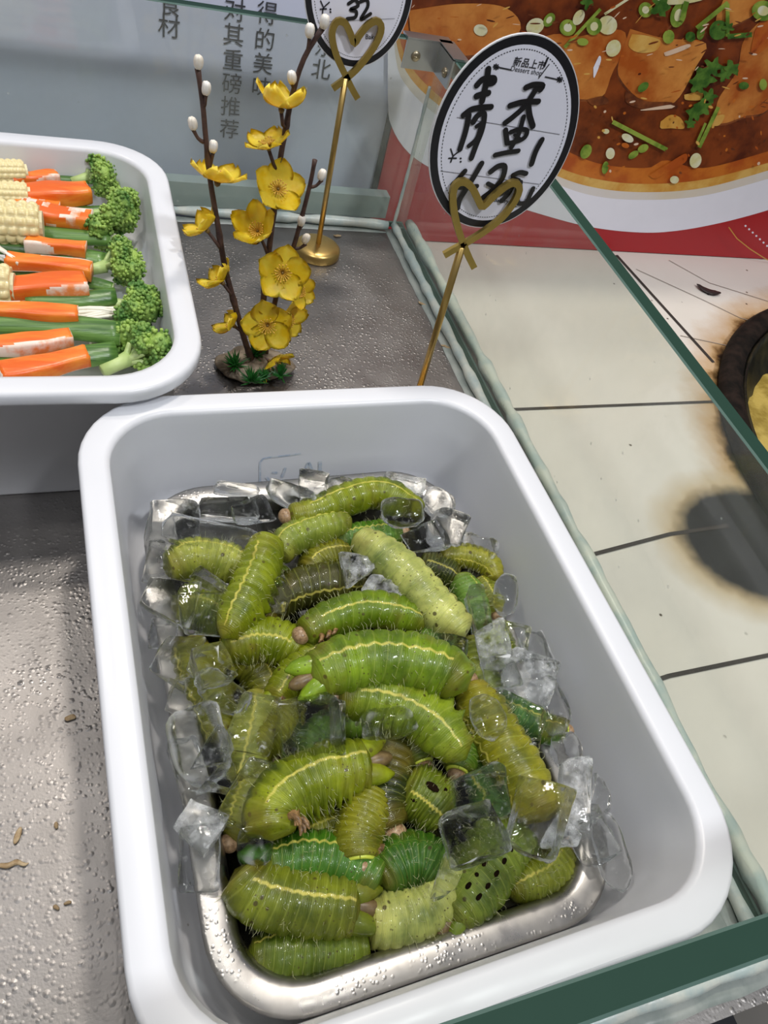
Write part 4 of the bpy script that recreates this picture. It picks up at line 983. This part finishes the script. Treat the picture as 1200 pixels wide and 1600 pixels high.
# front card
YC = .336
c1 = card(.2002, .1876, YC, .0385, .0472, .149, 'oval white price card with bold black brush writing, in the near gold heart')
cc = lambda L: [at(660 + x / 4.615, 50 + y / 4.615, y=YC - .0006) for x, y in L]
bm = bmesh.new(); STW = .0030; lv = [0]
for L, s in (([(475, 268), (462, 360), (430, 500)], 1), ([(392, 385), (430, 345), (475, 335), (515, 335), (515, 362), (480, 372)], .95), ([(390, 462), (435, 448), (475, 440)], 1), ([(295, 600), (350, 560), (420, 545), (495, 540)], .95),
             ([(335, 600), (310, 720), (270, 845)], .95), ([(365, 650), (400, 600), (445, 590), (430, 700), (385, 820), (352, 910)], .95), ([(390, 680), (420, 660)], .7), ([(335, 820), (390, 770), (420, 690)], .8),
             ([(745, 400), (800, 380), (865, 385), (850, 415)], .95), ([(820, 410), (740, 530), (660, 605), (595, 655)], .95), ([(630, 530), (720, 505), (835, 500)], .95), ([(762, 520), (772, 600), (795, 678)], 1),
             ([(598, 705), (605, 760), (610, 800)], .9), ([(635, 720), (700, 700), (752, 710), (735, 760), (670, 790), (615, 800)], .8), ([(728, 610), (690, 740), (640, 830)], .85), ([(662, 740), (700, 765)], .5), ([(522, 885), (600, 868), (690, 855)], .85), ([(860, 775), (815, 860), (785, 950)], 1),
             ([(305, 1000), (255, 1060), (215, 1105), (290, 1118), (390, 1110)], .9), ([(425, 945), (340, 1090), (270, 1200), (250, 1270)], 1), ([(490, 1005), (545, 965), (592, 970), (570, 1060), (500, 1140), (435, 1190)], 1), ([(470, 1090), (520, 1120), (540, 1170), (600, 1150)], .8),
             ([(650, 1030), (700, 1010), (745, 1018)], .9), ([(610, 1095), (650, 1060), (690, 1068)], .9), ([(650, 1100), (620, 1160), (570, 1215)], .9), ([(705, 1080), (685, 1180), (690, 1230), (745, 1225), (770, 1180), (795, 1125)], .9)):
    P = cc(L); lv[0] += 1
    ribbon(bm, [p + NY * lv[0] * .00002 for p in P], STW * s, NY)
obj('brush_writing', bm, M_MARK, c1, smooth=False)
bm = bmesh.new()
for L, wd in (([(250, 618), (990, 740)], .00022), ([(130, 1003), (845, 1100)], .00022), ([(558, 258), (640, 275)], .0006), ([(888, 325), (965, 342)], .0006), ([(205, 845), (222, 895)], .0007), ([(285, 850), (225, 895), (205, 940)], .0008), ([(192, 912), (245, 912)], .0008), ([(276, 912), (278, 914)], .0009), ([(276, 936), (278, 938)], .0009),
              ([(905, 190), (880, 250)], .0010), ([(915, 235), (840, 335)], .0005)):
    ribbon(bm, [p + NY * -.0002 for p in cc(L)], wd, NY)
for x, y in ((533, 253), (990, 345)):
    for k in range(8):
        a = PI * k / 4; ribbon(bm, [p + NY * -.0002 for p in cc([(x + 7 * math.cos(a), y + 7 * math.sin(a)), (x + 19 * math.cos(a), y + 19 * math.sin(a))])], .0007, NY)
obj('printed_lines', bm, M_CARD[2], c1, smooth=False)
cp = lambda x, y: (660 + x / 4.615, 50 + y / 4.615)
txt(c1, 'printed_lettering', [('新品上市', cp(685, 213), cp(862, 240), .0042, .012), ('Dessert shop', cp(660, 270), cp(842, 300), .0031, 0), ('Bakery', cp(512, 1213), cp(628, 1228), .0032, .01)], YC - .0004)
# back card
YK = .522
c2 = card(.1752, .1868, YK, .0352, .0437, .16, 'oval white price card reading 32, held at the back by the far gold heart')
k3 = lambda x, y: (270 + x / 3.333, y / 3.333)
kk = lambda L: [at(*k3(x, y), y=YK - .0006) for x, y in L]
bm = bmesh.new()
for L, s in (([(915, 20), (950, 0), (965, 30), (925, 50), (955, 60), (950, 90), (908, 98)], .75), ([(975, 10), (1010, 0), (1015, 35), (980, 100), (1030, 72)], .75)):
    ribbon(bm, kk(L), .0028 * s, NY)
obj('brush_writing', bm, M_MARK, c2, smooth=False)
bm = bmesh.new()
for L, wd in (([(755, 115), (1155, 97)], .00022), ([(770, 5), (785, 40)], .0008), ([(815, 12), (785, 42), (780, 70)], .0008), ([(768, 48), (800, 46)], .0008), ([(820, 48), (822, 49)], .001), ([(820, 62), (822, 63)], .001)):
    ribbon(bm, kk(L), wd, NY)
obj('printed_lines', bm, M_CARD[2], c2, smooth=False)
txt(c2, 'printed_lettering', [('Bakery', k3(992, 195), k3(1100, 197), .0040, .01)], YK - .0004)

def heart_sign(base, lines, y, rod_top_px, label, to_px, wd=.0036):
    top = at(*to_px(*rod_top_px), y=y); foot = Vector((base[0], base[1], 0))
    r = empty('sign_stand', foot); tag(r, label, 'sign stand')
    b = bmesh.new(); lathe(b, [(.0178, 0), (.0183, .0008), (.0183, .0062), (.0168, .0078), (.0150, .0086), (.0128, .0092), (.002, .0098)], 40, Matrix.Translation(foot)); obj('base', b, M_BRASS, r)
    b = bmesh.new(); tube(b, [foot + Vector((0, 0, .009)), foot.lerp(top, .5) + Vector((0, 0, .004)), top], .0021, 12); obj('pole', b, M_BRASS, r)
    b = bmesh.new()
    for L in lines:
        P = spline([at(*to_px(*q_), y=y) for q_ in L], 70 if len(L) > 6 else 8)
        secs = []
        for i, p in enumerate(P):
            t = (P[min(i + 1, len(P) - 1)] - P[max(i - 1, 0)]).normalized(); s = t.cross(NY); h = NY * .0011
            ww = wd / 2
            secs.append([p - s * ww - h, p + s * ww - h, p + s * ww + h, p - s * ww + h])
        loft(b, secs, 0, True, True)
    bmesh.ops.recalc_face_normals(b, faces=b.faces)
    obj('heart_clip', b, M_HEART, r, smooth=False)
f3 = lambda x, y: (600 + x / 3.333, y / 3.333)
heart_sign((.2032, .3405), [[(312, 1328), (360, 1300), (415, 1270), (520, 1205), (610, 1135), (670, 1060), (700, 1000), (700, 965), (675, 950), (630, 970), (565, 1025), (512, 1075), (490, 1040), (460, 980), (420, 945), (380, 955), (358, 1000), (362, 1090), (385, 1190), (415, 1275), (440, 1335), (468, 1392)]],
           YC - .0030, (405, 1285), 'gold heart sign stand behind the front tray, holding the brush written card', f3)
heart_sign((.1785, .5265), [[(832, 460), (905, 405), (965, 350), (1040, 255), (1080, 175), (1082, 125), (1055, 108), (1010, 135), (970, 185), (945, 225), (925, 175), (895, 118), (855, 112), (830, 160), (835, 230), (860, 310), (900, 395), (935, 465), (962, 512)]],
           YK - .0030, (900, 405), 'gold heart sign stand in the back corner beside the yellow blossoms', k3, .0042)

# ------------------------------------------------------------------ artificial blossom
M_BARK = mottled('dark twig', (.045, .022, .018), (.09, .045, .032), 200, .6); M_PETAL = mottled('yellow petal', (.95, .68, .012), (1., .80, .06), 110, .4, bump=.2, bs=260, Subsurface_Weight=.3, Subsurface_Scale=.002)
M_STAMEN = plain('stamens', (.72, .42, .06), .5); M_BUD = mottled('cream bud', (.80, .72, .60), (.86, .82, .76), 200, .4); M_GRASS = plain('plastic grass', (.015, .10, .015), .35, var=.4); M_STONE = mottled('sandy base', (.10, .075, .05), (.26, .21, .15), 90, .8, bump=.5); M_SEPAL = plain('sepal', (.20, .12, .03), .5)
YFL = .388
root = empty('blossom_ornament', (.103, YFL, 0)); tag(root, 'artificial yellow blossom branches on a small grassy stone base', 'ornament')
b = bmesh.new(); vs = blob(b, Vector((.104, .386, .004)), (.026, .017, .0065), None, 4)
for v in vs:
    v.co += v.co.normalized() * 0; v.co.x += .003 * noise.noise(v.co * 60); v.co.y += .003 * noise.noise(v.co * 55 + Vector((3, 0, 0))); v.co.z = max(.0003, v.co.z + .003 * noise.noise(v.co * 90))
obj('stone_base', b, M_STONE, root)
brs = []
for L, r0 in (([(309, 107), (317, 165), (321, 210), (329, 285), (340, 350), (352, 420), (368, 480), (385, 540), (399, 578)], .0016), ([(505, 42), (478, 85), (463, 125), (452, 170), (447, 200), (440, 235), (435, 270), (430, 310), (424, 360), (418, 410), (413, 455), (408, 510), (403, 580)], .0017), ([(492, 250), (484, 290), (470, 345), (457, 390), (440, 430), (428, 480), (410, 575)], .0016)):
    k = len(brs); yy = YFL - .004 + .004 * k
    P = spline([at(a, c, y=yy) for a, c in L], 40); b = bmesh.new()
    tube(b, P, [r0 * (.75 + .5 * i / 39) * (1 + .25 * (i % 9 == 0)) for i in range(40)], 8); brs.append((obj('branch', b, M_BARK, root), yy))
def twig_to(bi, a, c):
    o, yy = brs[bi]; b = bmesh.new(); p, q_ = at(*a, y=yy), at(*c, y=yy - .001); m = p.lerp(q_, .5) - Vector((0, 0, .0015))
    tube(b, spline([p, m, q_], 6), [.0011, .0010, .0009, .0009, .0010, .0012], 7); obj('twig', b, M_BARK, o)
def bud(bi, px, py, fx, fy, r=.0026):
    o, yy = brs[bi]; p = at(px, py, y=yy - .001); st = at(fx, fy, y=yy); d = (p - st).normalized() if (p - st).length > .002 else Vector((0, 0, 1))
    if abs((p - st).length) > .004: twig_to(bi, (fx, fy), (px, py + 8))
    b = bmesh.new(); up = (d + Vector((0, 0, 1.2))).normalized()
    for k in range(5):
        a = 2 * PI * k / 5; x = frame(up, Vector((1, 0, 0))).to_3x3() @ Vector((math.cos(a), math.sin(a), 0))
        blob(b, p + x * r * .32, (r * .62, r * .62, r * 1.25), frame(up, x), 2)
    obj('bud', b, M_BUD, o)
for a in ((0, 310, 97, 310, 108), (0, 322, 138, 319, 165), (0, 301, 193, 318, 222), (0, 333, 229, 327, 262), (1, 484, 48, 481, 80), (1, 507, 34, 504, 44), (1, 456, 121, 462, 134), (2, 503, 273, 485, 292), (2, 471, 345, 468, 355), (2, 478, 373, 458, 388)): bud(*a)
def flower(bi, px, py, R, face, spin=0, cup=.35, dy=-.006, stem=None, small=1):
    o, yy = brs[bi]; p = at(px, py, y=yy + dy); k = (p - CAM).length / F; r = R * k; n = Vector(face).normalized(); Fm = Matrix.Translation(p) @ frame(n, Vector((.3, .2, 1)) if abs(n.z) < .85 else Vector((1, 0, 0)))
    b = bmesh.new(); rr = random.Random(px)
    for j in range(5):
        a = 2 * PI * j / 5 + spin; cj = cup + rr.uniform(-.10, .18); Rm = Fm @ Matrix.Rotation(a, 4, 'Z'); grid = []
        for iu in range(9):
            u = iu / 8; row = []
            wv = r * .53 * (math.sin(PI * min(.985, .09 + .89 * u ** 1.15)) ** .62)
            for iv in range(7):
                v = iv / 3 - 1
                x = r * (.03 + .99 * u - .06 * (1 - v * v) * 0 - .05 * v * v * u); z = r * (cj * u * u * .95 + .15 * v * v * u) + r * .035 * math.sin(v * 6 + u * 5 + j) * u
                row.append(b.verts.new(Rm @ Vector((x, wv * v, z))))
            grid.append(row)
        for iu in range(8):
            for iv in range(6): b.faces.new((grid[iu][iv], grid[iu + 1][iv], grid[iu + 1][iv + 1], grid[iu][iv + 1])).material_index = 0
    gm = list(b.faces); rs = bmesh.ops.solidify(b, geom=gm, thickness=.0004)
    for j in range(16):
        a = 2 * PI * j / 16; d = Vector((math.cos(a), math.sin(a), .75)).normalized() * r * rr.uniform(.30, .42)
        tube(b, [Fm @ Vector((math.cos(a) * r * .05, math.sin(a) * r * .05, r * .02)), Fm @ d], .00028, 5, 1); blob(b, Fm @ d, .00055, None, 1, 1)
    lathe(b, [(r * .02, -r * .22), (r * .10, -r * .16), (r * .13, -r * .05), (r * .05, -r * .02)], 10, Fm, 2); blob(b, Fm @ Vector((0, 0, r * .06)), (r * .05, r * .05, r * .05), None, 1, 2)
    f = obj('blossom', b, [M_PETAL, M_STAMEN, M_SEPAL], o)
    if stem: 
        b2 = bmesh.new(); tube(b2, [Fm @ Vector((0, 0, -r * .18)), (Fm @ Vector((0, 0, -r * .5))).lerp(at(*stem, y=yy), .4), at(*stem, y=yy)], .0010, 7); obj('twig', b2, M_BARK, o)
TC = Vector((-.1, -.385, .22))
flower(1, 440, 168, 36, (0, .25, 1), .3, .75, -.004, (446, 200)); flower(1, 419, 228, 33, (-.3, .15, 1), .9, .3, -.004, (435, 272)); flower(1, 434, 296, 38, (.05, -.75, .8), .2, .42, -.008)
flower(1, 403, 362, 34, (-.45, -.45, .8), .5, .85, -.006, (419, 400)); flower(1, 441, 426, 41, (-.05, -.9, .42), .15, .22, -.010); flower(2, 468, 456, 25, (.35, -.7, .35), .6, .3, -.004, (436, 455))
flower(1, 418, 508, 40, (-.2, -.9, .35), .55, .22, -.012); flower(1, 450, 500, 30, (.6, -.7, .2), .2, .3, -.003, (412, 480)); flower(1, 424, 567, 32, (.5, -.7, -.15), .9, .45, -.008, (404, 560))
flower(0, 340, 282, 40, (.1, .25, 1), .8, .40, -.004); flower(0, 322, 358, 32, (-.7, .35, .75), .2, .5, 0, (347, 392)); flower(0, 346, 440, 30, (-.7, .35, .7), .5, .5, 0, (364, 465)); flower(0, 364, 508, 28, (-.8, .3, .5), .3, .5, 0, (378, 518))
for px, py, R in ((368, 572, 24), (394, 597, 25), (438, 588, 22), (397, 556, 22), (412, 590, 16)):
    b = bmesh.new(); p = at(px, py, z=.010); rr = random.Random(px)
    for j in range(46):
        a = rr.uniform(0, 2 * PI); el_ = rr.uniform(.15, 1.4); d = Vector((math.cos(a) * math.cos(el_), math.sin(a) * math.cos(el_), math.sin(el_))) * R * .00042 * rr.uniform(.7, 1.1)
        tube(b, [p, p + d * .55, p + d], [.0006, .0007, .0001], 4)
    obj('grass_tuft', b, M_GRASS, root, smooth=False)

# ------------------------------------------------------------------ wok and oddments
wok = empty('wok', (WX, WY, TZ)); tag(wok, 'large blackened wok sunk in the cream tiled worktop', 'wok')
M_IRON = mottled('sooty iron', (.006, .005, .004), (.020, .013, .010), 60, .7, bump=.5, bs=90, Specular_IOR_Level=.12); M_IRONIN = mottled('oily iron', (.008, .008, .006), (.035, .030, .014), 20, .4, bump=.2, Specular_IOR_Level=.25)
M_ = Matrix.Translation((WX, WY, 0))
b = bmesh.new(); loft(b, [[M_ @ Vector((r_ * math.cos(2 * PI * k / 120), r_ * math.sin(2 * PI * k / 120), z)) for k in range(120)] for r_, z in ((WR - .010, TZ + .0006), (WR + .001, TZ + .0008), (WR + .003, TZ + .006), (WR - .001, TZ + .012), (WR - .010, TZ + .0135), (WR - .018, TZ + .010), (WR - .020, TZ + .004), (WR - .010, TZ + .0006))]); bmesh.ops.recalc_face_normals(b, faces=b.faces); obj('rim', b, M_IRON, wok)
prof = [(WR - .020, TZ + .006), (WR - .024, TZ - .004), (WR - .036, TZ - .022), (WR - .060, TZ - .040), (WR - .11, TZ - .062), (WR - .20, TZ - .078), (.004, TZ - .083)]
prof2 = [(r_ - .0025, z + .002) for r_, z in prof[:-1]] + [(.004, TZ - .080)]
b = bmesh.new(); loft(b, [[M_ @ Vector((r_ * math.cos(2 * PI * k / 96), r_ * math.sin(2 * PI * k / 96), z)) for k in range(96)] for r_, z in prof[::-1] + prof2], 0, True, True); bmesh.ops.recalc_face_normals(b, faces=b.faces); obj('bowl', b, M_IRONIN, wok)
OZ = TZ - .034
b = bmesh.new(); lathe(b, [(WR - .085, OZ - .012), (WR - .064, OZ - .0032), (WR - .0575, OZ)], 96, M_); o = obj('frying_oil', b, mottled('murky oil', (.09, .07, .008), (.17, .13, .02), 14, .12, bump=.1)); tag(o, 'murky yellow oil filling the wok', 'oil', kind='stuff')
b = bmesh.new(); pc = at(1262, 700, z=OZ + .004); vs = blob(b, pc, (.085, .105, .011), None, 4)
for v in vs: v.co += (v.co - pc).normalized() * .012 * noise.noise(v.co * 26) + Vector((0, 0, .003 * noise.noise(v.co * 90))); v.co.z = max(v.co.z, OZ + .0005)
o = centre(obj('fried_cake', b, mottled('fried batter', (.26, .18, .03), (.46, .34, .08), 45, .45, bump=.8, bs=160))); tag(o, 'golden fried cake floating in the wok', 'fried food')
b = bmesh.new(); vs = blob(b, Vector((0, 0, .0012)), (.014, .005, .0012), None, 3)
for v in vs: v.co.y += .35 * (v.co.x ** 2) / .014 + .001 * noise.noise(v.co * 300); v.co.z += .0012 * abs(v.co.x) / .014
o = obj('burnt_scrap', b, plain('charred flake', (.02, .010, .008), .4)); o.location = at(1106, 457, z=TZ + .0004); o.rotation_euler = (0, 0, -.55); tag(o, 'charred dark flake lying on the cream tiles', 'scrap')
M_CR = mottled('dry crumb', (.30, .20, .10), (.45, .34, .2), 300, .7)
for px, py, L, W, ang, nm, lab in ((18, 1351, 42, 7, -6, 'twig_scrap', 'thin brown twig scrap at the left edge of the counter'), (28, 1306, 8, 22, 5, 'food_scrap', 'ochre food smear just above the twig scrap'), (106, 1411, 9, 5, 10, 'food_scrap', 'right one of two brown crumbs on the counter at left'), (88, 1418, 8, 6, -10, 'food_scrap', 'left one of two brown crumbs on the counter at left'),
                                   (88, 1290, 6, 9, 0, 'food_scrap', 'dark speck of food above the brown crumbs'), (110, 1122, 15, 9, 0, 'food_scrap', 'flat tan flake in the tray shadow on the counter'), (697, 543, 18, 5, 20, 'food_scrap', 'yellowish sliver by the side glass behind the front tray'), (527, 369, 12, 5, 5, 'food_scrap', 'whitish flake near the back sign stand base'), (660, 476, 16, 5, 30, 'food_scrap', 'dark sliver by the side glass near the back corner')):
    M_, k = vframe(px, py, .0003, ang); b = bmesh.new(); vs = blob(b, Vector((0, 0, .0006)), (L * k / 2, W * k / 2, .0007), None, 3)
    for v in vs: v.co += Vector((0, .0012 * noise.noise(Vector((v.co.x * 300, px, 0))), 0)); v.co.z = max(0, v.co.z)
    b.transform(M_); o = centre(obj(nm, b, M_CR)); tag(o, lab, 'scrap')
M_TAPE = mottled('yellowed tape', (.40, .41, .36), (.50, .50, .44), 60, .3)
for px, py, lab in ((868, 1546, 'yellowed square of tape on the counter ledge, nearer the lower frame edge'), (960, 1512, 'yellowed square of tape on the counter ledge, nearer the tray corner')):
    c = at(px, py, z=.0004); b = bmesh.new(); box(b, (0, 0, .0003), (.026, .006, .0005)); o = obj('tape_label', b, M_TAPE, smooth=False); o.location = (c.x, YF - TH - .009, .0002); o.rotation_euler = (0, 0, .02); tag(o, lab, 'tape')
